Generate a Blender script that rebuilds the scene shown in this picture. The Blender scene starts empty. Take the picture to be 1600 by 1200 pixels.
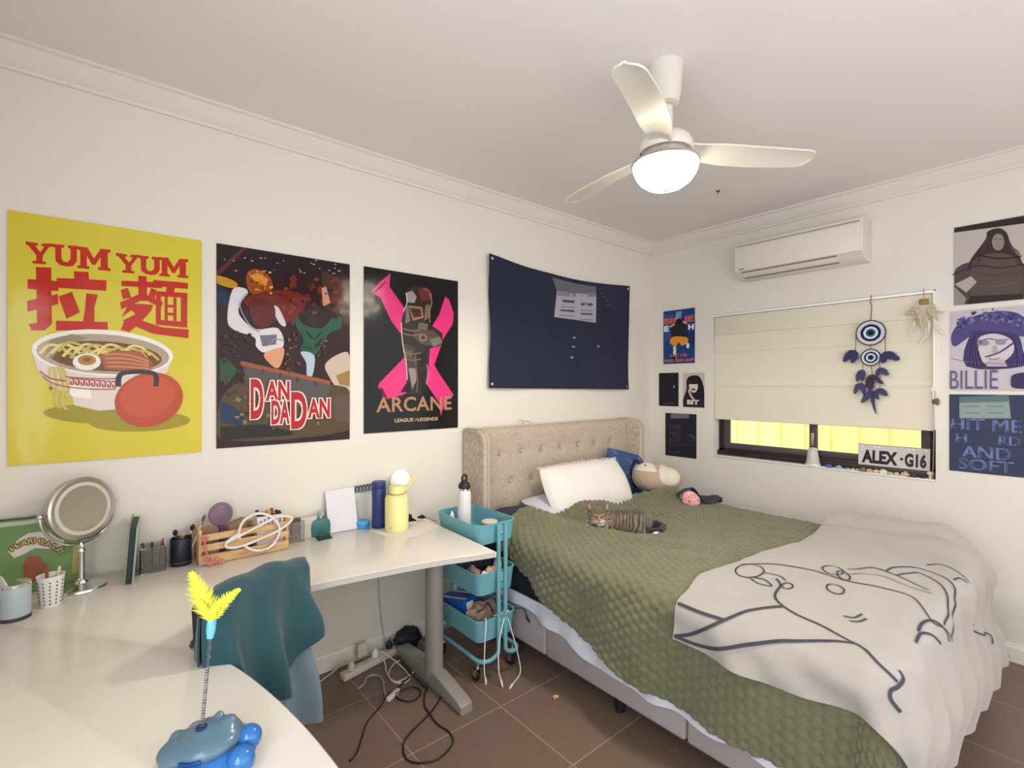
import bpy, bmesh, math, random
from mathutils import Vector, Matrix, noise as mnoise
random.seed(7)
S = bpy.context.scene
COL = S.collection
PI = math.pi
V = Vector

# ------------------------------------------------------------------ camera
CAM = V((-3.72, -2.55, 1.47))
FPX = 764.0
YAW = math.radians(39.7)
FW = V((math.sin(YAW), math.cos(YAW), 0)); RT = V((math.cos(YAW), -math.sin(YAW), 0)); UP = V((0, 0, 1))
cd = bpy.data.cameras.new('camera'); cam = bpy.data.objects.new('camera', cd); COL.objects.link(cam)
cam.location = CAM; cam.rotation_euler = (PI/2, 0, -YAW)
cd.sensor_width = 36; cd.lens = FPX/1600*36; cd.shift_y = 2/1600; cd.clip_start = .02
S.camera = cam
S.view_settings.view_transform = 'Standard'; S.view_settings.look = 'None'
S.view_settings.gamma = 1; S.view_settings.use_curve_mapping = False
S.view_settings.exposure = 0.15

def ray(px, py): return FW + RT*((px-800)/FPX) - UP*((py-602)/FPX)
def onA(px, py, y=0.0):
    d = ray(px, py); return CAM + d*((y-CAM.y)/d.y)
def onB(px, py, x=0.0):
    d = ray(px, py); return CAM + d*((x-CAM.x)/d.x)
def onZ(px, py, z=0.0):
    d = ray(px, py); return CAM + d*((z-CAM.z)/d.z)
def atD(px, py, t): return CAM + ray(px, py)*t

# ------------------------------------------------------------------ light
def lin(c):
    c = c/255.0
    return c/12.92 if c <= .04045 else ((c+.055)/1.055)**2.4
def rgb(c): return (lin(c[0]), lin(c[1]), lin(c[2]), 1.0)

w = bpy.data.worlds.new('world'); S.world = w; w.use_nodes = True
bg = w.node_tree.nodes['Background']; bg.inputs[0].default_value = (.62, .78, 1.0, 1); bg.inputs[1].default_value = 1.6
def light(name, kind, loc, energy, color=(1, 1, 1), rot=(0, 0, 0), size=None, size_y=None):
    l = bpy.data.lights.new(name, kind); l.energy = energy; l.color = color
    if kind == 'AREA':
        l.shape = 'RECTANGLE'; l.size = size; l.size_y = size_y
    elif kind == 'SUN': l.angle = math.radians(1.0)
    else: l.shadow_soft_size = size
    o = bpy.data.objects.new(name, l); COL.objects.link(o); o.location = loc; o.rotation_euler = rot
    return o
light('sun_light', 'SUN', (0, 0, 8), 4.5, (1, .93, .80), (0, math.radians(-30), math.radians(-12)))
# broad fill light added along the solid wall behind the camera
light('rear_fill', 'AREA', (-2.1, -3.37, 1.30), 31, (.97, .97, 1.0), (PI/2, 0, 0), 3.6, 2.2)
# window in the left wall beside the camera
light('window_daylight', 'AREA', (-4.22, -2.62, 1.50), 36, (.80, .90, 1.0), (0, -PI/2, 0), 1.3, 1.3)
LAMP = V((-2.045, -1.467, 2.205))

# ------------------------------------------------------------------ materials
MATS = {}
def mat(name, color=(200, 200, 200), rough=.6, metal=0.0, noise=None, bump=None, emit=None, trans=0.0, ior=1.45,
        coat=0.0, sheen=0.0, attr=False, alpha=1.0, spec=.5, sss=0):
    if name in MATS: return MATS[name]
    m = bpy.data.materials.new(name); m.use_nodes = True
    nt = m.node_tree; N = nt.nodes; L = nt.links; p = N['Principled BSDF']
    p.inputs['Base Color'].default_value = rgb(color); p.inputs['Roughness'].default_value = rough
    p.inputs['Metallic'].default_value = metal; p.inputs['Transmission Weight'].default_value = trans
    p.inputs['IOR'].default_value = ior; p.inputs['Coat Weight'].default_value = coat
    p.inputs['Sheen Weight'].default_value = sheen; p.inputs['Alpha'].default_value = alpha
    p.inputs['Specular IOR Level'].default_value = spec
    if coat: p.inputs['Coat Roughness'].default_value = .08
    src = None
    if attr:
        a = N.new('ShaderNodeVertexColor'); a.layer_name = 'Col'; src = a.outputs['Color']
        L.new(src, p.inputs['Base Color'])
    tc = None
    def coords():
        nonlocal tc
        if tc is None: tc = N.new('ShaderNodeTexCoord')
        return tc.outputs['Object']
    if noise:
        sc, amt = noise
        n = N.new('ShaderNodeTexNoise'); n.inputs['Scale'].default_value = sc; n.inputs['Detail'].default_value = 3
        L.new(coords(), n.inputs['Vector'])
        r = N.new('ShaderNodeMapRange'); r.inputs['To Min'].default_value = 1-amt; r.inputs['To Max'].default_value = 1+amt
        L.new(n.outputs['Fac'], r.inputs['Value'])
        mx = N.new('ShaderNodeMix'); mx.data_type = 'RGBA'; mx.blend_type = 'MULTIPLY'; mx.inputs['Factor'].default_value = 1
        if src: L.new(src, mx.inputs['A'])
        else: mx.inputs['A'].default_value = rgb(color)
        L.new(r.outputs['Result'], mx.inputs['B']); L.new(mx.outputs['Result'], p.inputs['Base Color'])
    if bump:
        sc, st = bump
        n = N.new('ShaderNodeTexNoise'); n.inputs['Scale'].default_value = sc; n.inputs['Detail'].default_value = 2
        L.new(coords(), n.inputs['Vector'])
        b = N.new('ShaderNodeBump'); b.inputs['Strength'].default_value = st; b.inputs['Distance'].default_value = .01
        L.new(n.outputs['Fac'], b.inputs['Height']); L.new(b.outputs['Normal'], p.inputs['Normal'])
    if emit:
        p.inputs['Emission Color'].default_value = rgb(emit[0]); p.inputs['Emission Strength'].default_value = emit[1]
    MATS[name] = m
    return m

def node_mat(name, build):
    if name in MATS: return MATS[name]
    m = bpy.data.materials.new(name); m.use_nodes = True
    build(m.node_tree, m.node_tree.nodes, m.node_tree.links, m.node_tree.nodes['Principled BSDF'])
    MATS[name] = m; return m

GLOSS = mat('printed_gloss_paper', rough=.13, attr=True, spec=.30, bump=(5, .35))
MATTE = mat('printed_matte_paper', rough=.75, attr=True, spec=.25)
CLOTHP = mat('printed_cloth', rough=.9, attr=True, sheen=.1, spec=.3, bump=(500, .15))
FUR = mat('painted_fur', rough=.9, attr=True, sheen=.3, bump=(420, .5))
PLASTIC = mat('painted_plastic', rough=.35, attr=True)

# ------------------------------------------------------------------ geometry
class G:
    """collects vertices and faces (with a colour per face) for ONE mesh object"""
    def __init__(s): s.v = []; s.f = []; s.c = []; s.mi = []; s.cur = 0
    def add(s, vs, fs, col=None, M=None):
        o = len(s.v)
        for p in vs:
            p = V(p); s.v.append(M @ p if M else p)
        for f in fs: s.f.append([i+o for i in f]); s.c.append(col); s.mi.append(s.cur)
        return s
    def bm(s, b, col=None, M=None):
        b.verts.index_update()
        vs = [v.co.copy() for v in b.verts]; fs = [[v.index for v in f.verts] for f in b.faces]; b.free()
        return s.add(vs, fs, col, M)
    def box(s, c, d, r=0.0, col=None, M=None, seg=2):
        b = bmesh.new(); bmesh.ops.create_cube(b, size=1)
        for v in b.verts: v.co = V((v.co.x*d[0], v.co.y*d[1], v.co.z*d[2]))
        if r > 0: bmesh.ops.bevel(b, geom=list(b.edges), offset=min(r, min(d)*.49), segments=seg, profile=.5, affect='EDGES')
        return s.bm(b, col, (M @ Matrix.Translation(c)) if M else Matrix.Translation(c))
    def prism(s, pts, z0, z1, r=0.0, col=None, M=None, seg=2):
        b = bmesh.new(); n = len(pts)
        lo = [b.verts.new((p[0], p[1], z0)) for p in pts]; hi = [b.verts.new((p[0], p[1], z1)) for p in pts]
        b.faces.new(lo[::-1]); b.faces.new(hi)
        for i in range(n): b.faces.new((lo[i], lo[(i+1) % n], hi[(i+1) % n], hi[i]))
        bmesh.ops.recalc_face_normals(b, faces=list(b.faces))
        if r > 0:
            ed = [e for e in b.edges if abs(e.verts[0].co.z-e.verts[1].co.z) < 1e-7]
            bmesh.ops.bevel(b, geom=ed, offset=r, segments=seg, profile=.5, affect='EDGES')
        return s.bm(b, col, M)
    def lathe(s, prof, c=(0, 0, 0), n=24, col=None, M=None, cap=True):
        vs = []; fs = []; k = len(prof)
        for r, z in prof:
            for i in range(n):
                a = 2*PI*i/n; vs.append((r*math.cos(a), r*math.sin(a), z))
        for j in range(k-1):
            for i in range(n):
                fs.append((j*n+i, j*n+(i+1) % n, (j+1)*n+(i+1) % n, (j+1)*n+i))
        if cap:
            if prof[0][0] > 1e-6: fs.append(tuple(range(n))[::-1])
            if prof[-1][0] > 1e-6: fs.append(tuple((k-1)*n+i for i in range(n)))
        T = Matrix.Translation(c)
        return s.add(vs, fs, col, (T @ M) if M else T)
    def tube(s, pts, r, n=8, closed=False, col=None, M=None, flat=None):
        pts = [V(p) for p in pts]; k = len(pts)
        rs = r if isinstance(r, (list, tuple)) else [r]*k
        T = []
        for i in range(k):
            a = pts[i-1] if (i > 0 or closed) else pts[i]; b = pts[(i+1) % k] if (i < k-1 or closed) else pts[i]
            t = (b-a); T.append(t.normalized() if t.length > 1e-9 else V((0, 0, 1)))
        u = T[0].orthogonal().normalized() if abs(T[0].z) > .95 else V((0, 0, 1)).cross(T[0]).normalized()
        vs = []; fs = []
        for i in range(k):
            u = (u - T[i]*u.dot(T[i])).normalized(); w_ = T[i].cross(u)
            for j in range(n):
                a = 2*PI*j/n
                vs.append(pts[i] + u*(rs[i]*math.cos(a)) + w_*(rs[i]*math.sin(a)*(flat or 1)))
        for i in range(k if closed else k-1):
            i2 = (i+1) % k
            for j in range(n): fs.append((i*n+j, i*n+(j+1) % n, i2*n+(j+1) % n, i2*n+j))
        if not closed:
            fs.append(tuple(range(n))[::-1]); fs.append(tuple((k-1)*n+j for j in range(n)))
        return s.add(vs, fs, col, M)
    def cyl(s, a, b, r, n=12, col=None, r2=None): return s.tube([a, b], [r, r if r2 is None else r2], n, col=col)
    def ball(s, c, r, n=16, m=10, col=None, M=None):
        if not isinstance(r, (tuple, list, Vector)): r = (r, r, r)
        vs = [(0, 0, -r[2])]; fs = []
        for j in range(1, m):
            t = -PI/2 + PI*j/m
            for i in range(n):
                a = 2*PI*i/n; vs.append((r[0]*math.cos(t)*math.cos(a), r[1]*math.cos(t)*math.sin(a), r[2]*math.sin(t)))
        vs.append((0, 0, r[2])); top = len(vs)-1
        for i in range(n):
            fs.append((0, 1+(i+1) % n, 1+i)); fs.append((top, 1+(m-2)*n+i, 1+(m-2)*n+(i+1) % n))
        for j in range(m-2):
            for i in range(n):
                fs.append((1+j*n+i, 1+j*n+(i+1) % n, 1+(j+1)*n+(i+1) % n, 1+(j+1)*n+i))
        T = Matrix.Translation(c)
        return s.add(vs, fs, col, (T @ M) if M else T)
    def grid(s, fn, nu, nv, col=None, close_u=False, colfn=None):
        o = len(s.v)
        for j in range(nv+1):
            for i in range(nu if close_u else nu+1): s.v.append(V(fn(i/nu, j/nv)))
        W = nu if close_u else nu+1
        for j in range(nv):
            for i in range(nu):
                i2 = (i+1) % W
                s.f.append([o+j*W+i, o+j*W+i2, o+(j+1)*W+i2, o+(j+1)*W+i])
                s.c.append(colfn((i+.5)/nu, (j+.5)/nv) if colfn else col); s.mi.append(s.cur)
        return s
    def sheet(s, fn, nu, nv, th, col=None):
        """closed cloth or card of thickness th (fn gives the upper surface)"""
        P = [[V(fn(i/nu, j/nv)) for i in range(nu+1)] for j in range(nv+1)]
        vs = []; fs = []; W = nu+1; K = W*(nv+1)
        low = []
        for j in range(nv+1):
            for i in range(nu+1):
                du = P[j][min(i+1, nu)]-P[j][max(i-1, 0)]; dv = P[min(j+1, nv)][i]-P[max(j-1, 0)][i]
                n_ = du.cross(dv); n_ = n_.normalized() if n_.length > 1e-12 else V((0, 0, 1))
                vs.append(P[j][i]); low.append(P[j][i]-n_*th)
        vs += low
        for j in range(nv):
            for i in range(nu):
                a = j*W+i; fs.append((a, a+1, a+W+1, a+W)); fs.append((K+a, K+a+W, K+a+W+1, K+a+1))
        edge = [i for i in range(nu+1)] + [j*W+nu for j in range(1, nv+1)] + [nv*W+i for i in range(nu-1, -1, -1)] + [j*W for j in range(nv-1, 0, -1)]
        for q in range(len(edge)):
            a, b = edge[q], edge[(q+1) % len(edge)]; fs.append((b, a, K+a, K+b))
        return s.add(vs, fs, col)

def worldm(o):
    M = o.matrix_basis.copy()
    while o.parent: o = o.parent; M = o.matrix_basis @ M
    return M

def obj(name, g, mats, parent=None, sharp=38, smooth=True, local=False, origin=None):
    """links the collected geometry (world coordinates unless local) as ONE mesh object"""
    if not isinstance(mats, (list, tuple)): mats = [mats]
    me = bpy.data.meshes.new(name); vs = g.v
    if parent is not None and not local:
        I = worldm(parent).inverted(); vs = [I @ p for p in vs]
    loc = V((0, 0, 0))
    if parent is None and not local:
        xs = [p.x for p in vs]; ys = [p.y for p in vs]; zs = [p.z for p in vs]
        loc = V(origin) if origin else V(((min(xs)+max(xs))/2, (min(ys)+max(ys))/2, min(zs)))
        vs = [p-loc for p in vs]
    me.from_pydata([tuple(p) for p in vs], [], g.f)
    for m in mats: me.materials.append(m)
    me.polygons.foreach_set('material_index', g.mi)
    me.polygons.foreach_set('use_smooth', [smooth]*len(g.f))
    if any(c is not None for c in g.c):
        a = me.color_attributes.new('Col', 'FLOAT_COLOR', 'CORNER'); buf = []
        for f, c in zip(g.f, g.c):
            c = rgb(c) if c is not None else (.5, .5, .5, 1)
            buf.extend(c*len(f))
        a.data.foreach_set('color', buf)
    if getattr(g, 'vc', None):
        a = me.color_attributes.new('Col', 'FLOAT_COLOR', 'POINT')
        a.data.foreach_set('color', [x for c in g.vc for x in rgb(c)])
    me.update()
    if smooth: me.set_sharp_from_angle(angle=math.radians(sharp))
    o = bpy.data.objects.new(name, me); COL.objects.link(o); o.location = loc
    if parent is not None: o.parent = parent
    return o

def tag(o, label=None, cat=None, group=None, kind=None):
    if label: o['label'] = label
    if cat: o['category'] = cat
    if group: o['group'] = group
    if kind: o['kind'] = kind
    return o
def thing(name, loc, label, cat, group=None, rot=(0, 0, 0)):
    o = bpy.data.objects.new(name, None); COL.objects.link(o); o.location = loc; o.rotation_euler = rot
    o.empty_display_size = .05
    return tag(o, label, cat, group)
def struct(name, g, m, parent=None, **k):
    o = obj(name, g, m, parent, **k)
    if parent is None: o['kind'] = 'structure'
    return o
def dup(root, loc=None, label=None, rot=None, group=None):
    r = root.copy(); COL.objects.link(r)
    if loc is not None: r.location = loc
    if rot is not None: r.rotation_euler = rot
    if label: r['label'] = label
    if group: r['group'] = group
    for ch in list(root.children):
        c = ch.copy(); COL.objects.link(c); c.parent = r
        for gch in list(ch.children):
            d = gch.copy(); COL.objects.link(d); d.parent = c
    return r
def spline(pts, n=8, closed=False):
    """Catmull-Rom through points"""
    P = [V(p) for p in pts]; k = len(P); out = []
    for i in range(k if closed else k-1):
        p0 = P[i-1] if (i > 0 or closed) else P[0]; p1 = P[i]; p2 = P[(i+1) % k]
        p3 = P[(i+2) % k] if (closed or i+2 < k) else P[-1]
        for j in range(n):
            t = j/n
            out.append(.5*((2*p1)+(p2-p0)*t+(2*p0-5*p1+4*p2-p3)*t*t+(3*p1-p0-3*p2+p3)*t**3))
    if not closed: out.append(P[-1])
    return out
def sm(a, b, x):
    t = max(0, min(1, (x-a)/(b-a))); return t*t*(3-2*t)
def nz(x, y=0, z=0): return mnoise.noise(V((x, y, z)))
def blob(name, balls, voxel, mats, parent=None, smooth=6, colfn=None, factor=.5, local=False):
    """one continuous body from overlapping balls and limbs (voxel remesh), with a colour per face"""
    g = G()
    for b in balls:
        if b[0] == 'b': g.ball(b[1], b[2], 20, 12, M=b[3] if len(b) > 3 else None)
        else: g.tube(b[1], b[2], 12)
    me = bpy.data.meshes.new('tmp'); me.from_pydata([tuple(p) for p in g.v], [], g.f)
    t = bpy.data.objects.new('tmp', me); COL.objects.link(t)
    md = t.modifiers.new('r', 'REMESH'); md.mode = 'VOXEL'; md.voxel_size = voxel
    if smooth: ms = t.modifiers.new('s', 'SMOOTH'); ms.iterations = smooth; ms.factor = factor
    dg = bpy.context.evaluated_depsgraph_get(); ev = t.evaluated_get(dg); m2 = ev.to_mesh()
    g2 = G(); vs = [v.co.copy() for v in m2.vertices]; fs = [list(p.vertices) for p in m2.polygons]
    nrm = [v.normal.copy() for v in m2.vertices]
    ev.to_mesh_clear(); bpy.data.objects.remove(t); bpy.data.meshes.remove(me)
    g2.add(vs, fs)
    if colfn: g2.vc = [colfn(c, n) for c, n in zip(vs, nrm)]
    return obj(name, g2, mats, parent, sharp=80, local=local)

# lettering: outlines of text as flat faces, normalised to the box 0..1
_TX = {}
def text_faces(s, bold=0.0, shear=0.0, spacing=1.0):
    k = (s, bold, shear, spacing)
    if k in _TX: return _TX[k]
    cu = bpy.data.curves.new('t', 'FONT'); cu.body = s; cu.size = 1; cu.offset = bold; cu.shear = shear
    cu.space_character = spacing; cu.resolution_u = 4
    ob = bpy.data.objects.new('t', cu); COL.objects.link(ob)
    dg = bpy.context.evaluated_depsgraph_get(); me = bpy.data.meshes.new_from_object(ob.evaluated_get(dg))
    vs = [v.co.copy() for v in me.vertices]; fs = [list(p.vertices) for p in me.polygons]
    bpy.data.objects.remove(ob); bpy.data.curves.remove(cu); bpy.data.meshes.remove(me)
    x0 = min(v.x for v in vs); x1 = max(v.x for v in vs); y0 = min(v.y for v in vs); y1 = max(v.y for v in vs)
    vs = [((v.x-x0)/(x1-x0), (v.y-y0)/(y1-y0)) for v in vs]
    _TX[k] = (vs, fs); return _TX[k]

class Print:
    """a printed sheet: paper plus flat inked areas, in sheet coordinates u (right), v (up) 0..1"""
    def __init__(s, fn, off):
        s.g = G(); s.fn = fn; s.off = off; s.layer = 1
    def P(s, u, v): return s.fn(u, v)+s.off*(1+.16*s.layer)
    def paper(s, col, nu=8, nv=8, th=.0012):
        s.g.sheet(lambda a, b: s.fn(a, b), nu, nv, th, col); return s
    def poly(s, pts, col, up=True):
        if up: s.layer += 1
        pts = [(min(max(p[0], .002), .998), min(max(p[1], .002), .998)) for p in pts]
        b = bmesh.new(); f = b.faces.new([b.verts.new((p[0], p[1], 0)) for p in pts])
        bmesh.ops.triangulate(b, faces=[f])
        for _ in range(3):
            le = [e for e in b.edges if e.calc_length() > .13]
            if not le: break
            bmesh.ops.subdivide_edges(b, edges=le, cuts=1, use_grid_fill=False)
            bmesh.ops.triangulate(b, faces=list(b.faces))
        for v in b.verts: v.co = s.P(v.co.x, v.co.y)
        s.g.bm(b, col); return s
    def rect(s, u0, v0, u1, v1, col): return s.poly([(u0, v0), (u1, v0), (u1, v1), (u0, v1)], col)
    def ell(s, cu, cv, ru, rv, col, a=0, n=24, arc=(0, 2*PI)):
        pts = []
        for i in range(n):
            t = arc[0]+(arc[1]-arc[0])*i/(n if arc[1]-arc[0] > 6.28 else n-1)
            x, y = ru*math.cos(t), rv*math.sin(t)
            pts.append((cu+x*math.cos(a)-y*math.sin(a), cv+x*math.sin(a)+y*math.cos(a)))
        return s.poly(pts, col)
    def line(s, pts, w, col, asp=1.0, smooth=True):
        """stroke of width w (in u), asp = sheet width / height"""
        if smooth and len(pts) > 2: pts = [(p.x, p.y) for p in spline([(p[0], p[1], 0) for p in pts], 6)]
        s.layer += 1; L = []
        for i in range(len(pts)):
            a = pts[max(i-1, 0)]; b = pts[min(i+1, len(pts)-1)]
            dx, dy = b[0]-a[0], (b[1]-a[1])/asp; l = math.hypot(dx, dy) or 1
            nx, ny = -dy/l*w/2, dx/l*w/2*asp
            L.append(((pts[i][0]+nx, pts[i][1]+ny), (pts[i][0]-nx, pts[i][1]-ny)))
        vs = []; fs = []
        for a, b in L: vs += [s.P(*a), s.P(*b)]
        for i in range(len(L)-1): fs.append((2*i, 2*i+1, 2*i+3, 2*i+2))
        s.g.add(vs, fs, col); return s
    def text(s, t, u0, v0, u1, v1, col, bold=0.0, shear=0.0, slope=0.0, warp=None, spacing=1.0):
        s.layer += 1
        vs, fs = text_faces(t, bold, shear, spacing); out = []
        for x, y in vs:
            u = u0+(u1-u0)*x; v = v0+(v1-v0)*y+slope*x
            if warp: u, v = warp(u, v, x, y)
            out.append(s.P(u, v))
        s.g.add(out, fs, col); return s

def wall_sheet(tl, tr, br, bl, bulge=0.0, n=None, lift=.004):
    """bilinear sheet between four corners, bulging off the wall by `bulge`"""
    tl, tr, br, bl = [V(p) for p in (tl, tr, br, bl)]
    nn = n
    def fn(u, v):
        p = (bl*(1-u)+br*u)*(1-v)+(tl*(1-u)+tr*u)*v
        return p+nn*(lift+bulge*math.sin(PI*u)*.6+bulge*.5*math.sin(PI*v))
    return fn

# ================================================================== THE ROOM
H = 2.71; X0, X1, Y0, Y1 = -4.25, 0.0, -3.4, 0.0
WALL = mat('wall_paint', (228, 222, 212), .55, noise=(1.2, .015), bump=(260, .04))
CEIL = mat('ceiling_paint', (233, 226, 225), .8, noise=(1.0, .015))
TRIM = mat('trim_gloss_white', (236, 231, 222), .4)
def _floor(nt, N, L, p):
    tc = N.new('ShaderNodeTexCoord'); mp = N.new('ShaderNodeMapping'); mp.inputs['Location'].default_value = (2.33, .795, 0)
    br = N.new('ShaderNodeTexBrick'); br.offset = 0; br.inputs['Scale'].default_value = 1
    br.inputs['Brick Width'].default_value = .45; br.inputs['Row Height'].default_value = .45
    br.inputs['Mortar Size'].default_value = .0028; br.inputs['Mortar Smooth'].default_value = .2; br.inputs['Bias'].default_value = 0
    br.inputs['Color1'].default_value = rgb((124, 103, 89)); br.inputs['Color2'].default_value = rgb((118, 98, 84))
    br.inputs['Mortar'].default_value = rgb((166, 144, 126))
    n = N.new('ShaderNodeTexNoise'); n.inputs['Scale'].default_value = 30; n.inputs['Detail'].default_value = 6
    r = N.new('ShaderNodeMapRange'); r.inputs['To Min'].default_value = .86; r.inputs['To Max'].default_value = 1.14
    mx = N.new('ShaderNodeMix'); mx.data_type = 'RGBA'; mx.blend_type = 'MULTIPLY'; mx.inputs['Factor'].default_value = 1
    L.new(tc.outputs['Object'], mp.inputs['Vector']); L.new(mp.outputs['Vector'], br.inputs['Vector'])
    L.new(tc.outputs['Object'], n.inputs['Vector']); L.new(n.outputs['Fac'], r.inputs['Value'])
    L.new(br.outputs['Color'], mx.inputs['A']); L.new(r.outputs['Result'], mx.inputs['B'])
    L.new(mx.outputs['Result'], p.inputs['Base Color']); p.inputs['Roughness'].default_value = .42
    b = N.new('ShaderNodeBump'); b.inputs['Strength'].default_value = .3; b.inputs['Distance'].default_value = .002; b.invert = True
    L.new(br.outputs['Fac'], b.inputs['Height']); L.new(b.outputs['Normal'], p.inputs['Normal'])
FLOOR = node_mat('brown_floor_tile', _floor)
g = G().box(((X0+X1)/2, (Y0+Y1)/2, -.05), (X1-X0+.3, Y1-Y0+.3, .1)); struct('floor', g, FLOOR, origin=(0, 0, 0))
g = G().box(((X0+X1)/2, (Y0+Y1)/2, H+.06), (X1-X0+.3, Y1-Y0+.3, .12)); struct('ceiling', g, CEIL)
g = G().box(((X0+X1)/2, .06, H/2), (X1-X0+.3, .12, H)); struct('wall_back', g, WALL)
g = G().box((X0-.06, (Y0+Y1)/2, H/2), (.12, Y1-Y0, H)); struct('wall_left', g, WALL)
g = G().box(((X0+X1)/2, Y0-.06, H/2), (X1-X0+.3, .12, H)); struct('wall_front', g, WALL)
WY0, WY1, WZ0, WZ1 = -1.935, -.58, .91, 2.03; WT = .15
g = G()
g.box((WT/2, (WY1+Y1)/2, H/2), (WT, Y1-WY1, H)).box((WT/2, (Y0+WY0)/2, H/2), (WT, WY0-Y0, H))
g.box((WT/2, (WY0+WY1)/2, WZ0/2), (WT, WY1-WY0, WZ0)).box((WT/2, (WY0+WY1)/2, (H+WZ1)/2), (WT, WY1-WY0, H-WZ1))
struct('wall_right', g, WALL)
COVE = mat('cornice_paint', (226, 219, 214), .75)
# cornice and skirting
prof = [(0, 0), (.085, 0), (.085, -.012), (.072, -.016), (.06, -.030), (.045, -.050), (.030, -.066), (.016, -.076), (.012, -.088), (0, -.088)]
g = G(); g.add([(x, -o, H+z) for x in (X0, X1) for o, z in prof], [(i, (i+1) % 10, 10+(i+1) % 10, 10+i) for i in range(10)]); struct('trim_1', g, COVE, sharp=25)
g = G(); g.add([(-o, y, H+z) for y in (Y1, Y0) for o, z in prof], [(i, (i+1) % 10, 10+(i+1) % 10, 10+i) for i in range(10)]); struct('trim_2', g, COVE, sharp=25)
bp = [(0, 0), (.016, 0), (.016, .075), (.010, .085), (.010, .092), (0, .094)]
g = G(); g.add([(x, -o, z) for x in (X0, X1) for o, z in bp], [(i, (i+1) % 6, 6+(i+1) % 6, 6+i) for i in range(6)]); struct('baseboard_back', g, TRIM, sharp=25)
g = G(); g.add([(-o, y, z) for y in (Y1-.016, Y0) for o, z in bp], [(i, (i+1) % 6, 6+(i+1) % 6, 6+i) for i in range(6)]); struct('baseboard_right', g, TRIM, sharp=25)

# window: dark aluminium slider in the right wall
BROWN = mat('dark_bronze_aluminium', (52, 40, 40), .4, .3)
GLASS = mat('window_glass', (255, 255, 255), 0, trans=1.0, ior=1.01, spec=.2)
g = G(); ym = (WY0+WY1)/2
fx = .115
for y in (WY0+.02, WY1-.02): g.box((fx, y, (WZ0+WZ1)/2), (.06, .04, WZ1-WZ0), .004)
for z, h in ((WZ0+.03, .06), (WZ1-.02, .04)): g.box((fx, ym, z), (.06, WY1-WY0, h), .004)
win = struct('window_1', g, BROWN)
def sash(y0, y1, x):
    q = G()
    for y in (y0+.024, y1-.024): q.box((x, y, (WZ0+WZ1)/2+.01), (.022, .048, WZ1-WZ0-.1), .003)
    for z in (WZ0+.082, WZ1-.06): q.box((x, (y0+y1)/2, z), (.022, y1-y0-.09, .044), .003)
    s_ = struct('sash', q, mat('grey_bronze_sash', (92, 82, 88), .4, .3), win)
    q = G().box((x, (y0+y1)/2, (WZ0+WZ1)/2), (.004, y1-y0-.09, WZ1-WZ0-.17)); struct('pane', q, GLASS, s_)
sash(ym-.03, WY1-.04, .100); sash(WY0+.04, ym+.03, .128)
g = G().box((.071, ym, WZ0+.022), (.028, WY1-WY0-.004, .044), .003); struct('track', g, BROWN, win)
g = G().box((.086, ym+.0, 1.09), (.006, .02, .09), .002); struct('latch', g, mat('latch_metal', (190, 170, 150), .35, .8), win)
g = G().box((.04, ym, WZ0+.004), (.10, WY1-WY0-.004, .008), .002); struct('trim_3', g, mat('sill_white', (240, 236, 230), .35))

# outside: metal panel fence catching the sun
def _fence(nt, N, L, p):
    p.inputs['Base Color'].default_value = rgb((236, 222, 150)); p.inputs['Roughness'].default_value = .5
g = G(); pts = []
y = -6.0
while y < 6:
    pts += [(0, y), (0, y+.14), (.022, y+.16), (.022, y+.20)]; y += .22
n = len(pts)
g.add([(1.45+a, b, z) for z in (0, 1.95) for a, b in pts], [(i, i+1, n+i+1, n+i) for i in range(n-1)])
g.box((1.46, 0, 1.96), (.05, 12, .04)); g.box((1.49, 0, .98), (.012, 12, 1.9))
tag(obj('fence', g, node_mat('cream_fence_steel', _fence), sharp=20), 'cream ribbed metal fence standing in the sun outside the window', 'fence')
g = G().box((2.2, 0, -.08), (4.1, 12, .1)); o = struct('ground', g, mat('sand_paving', (196, 176, 146), .9, noise=(8, .1)))

# ================================================================== DESK
DZ = .72
LAM = mat('desk_laminate', (226, 220, 210), .22, noise=(14, .012), spec=.5)
EDGE = mat('desk_edge_strip', (196, 190, 182), .45)
GREYM = mat('powder_grey_metal', (158, 152, 146), .45, .2)
front = [(-2.367, -.809), (-2.49, -.775), (-2.62, -.735), (-2.80, -.70), (-3.0, -.668), (-3.163, -.656), (-3.30, -.672), (-3.42, -.73), (-3.505, -.805), (-3.535, -.87),
         (-3.525, -.915), (-3.50, -.955), (-3.46, -1.06), (-3.428, -1.18), (-3.395, -1.352), (-3.372, -1.55), (-3.36, -1.80), (-3.36, -2.05)]
pts = [(p.x, p.y) for p in spline([(a, b, 0) for a, b in front], 4)]
desk = thing('corner_desk', (-3.4, -.6, 0), 'white laminate corner desk on a grey T-foot leg against the poster wall', 'desk')
poly = [(-2.335, -.012)] + pts + [(-4.24, -2.05), (-4.24, -.012)]
g = G().prism(poly, DZ-.026, DZ, .0025); obj('desktop', g, LAM, desk, sharp=30)
q = G()
edge = [(-2.335, -.012)] + pts
vs = []; fs = []
for i, (x, y) in enumerate(edge): vs += [(x, y, DZ-.002), (x, y, DZ-.025)]
ctr = (-3.9, -.2)
out = []
for i, (x, y) in enumerate(edge):
    a = V(edge[max(i-1, 0)]); b = V(edge[min(i+1, len(edge)-1)]); t = (b-a).normalized(); nn_ = V((-t.y, t.x))
    if i < 2: pass
    out.append((x+nn_.x*.0016, y+nn_.y*.0016))
vs = []
for x, y in out: vs += [(x, y, DZ-.002), (x, y, DZ-.025)]
for i in range(len(out)-1): fs.append((2*i, 2*i+1, 2*i+3, 2*i+2))
q.add(vs, fs); obj('edge_banding', q, EDGE, desk)
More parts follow.
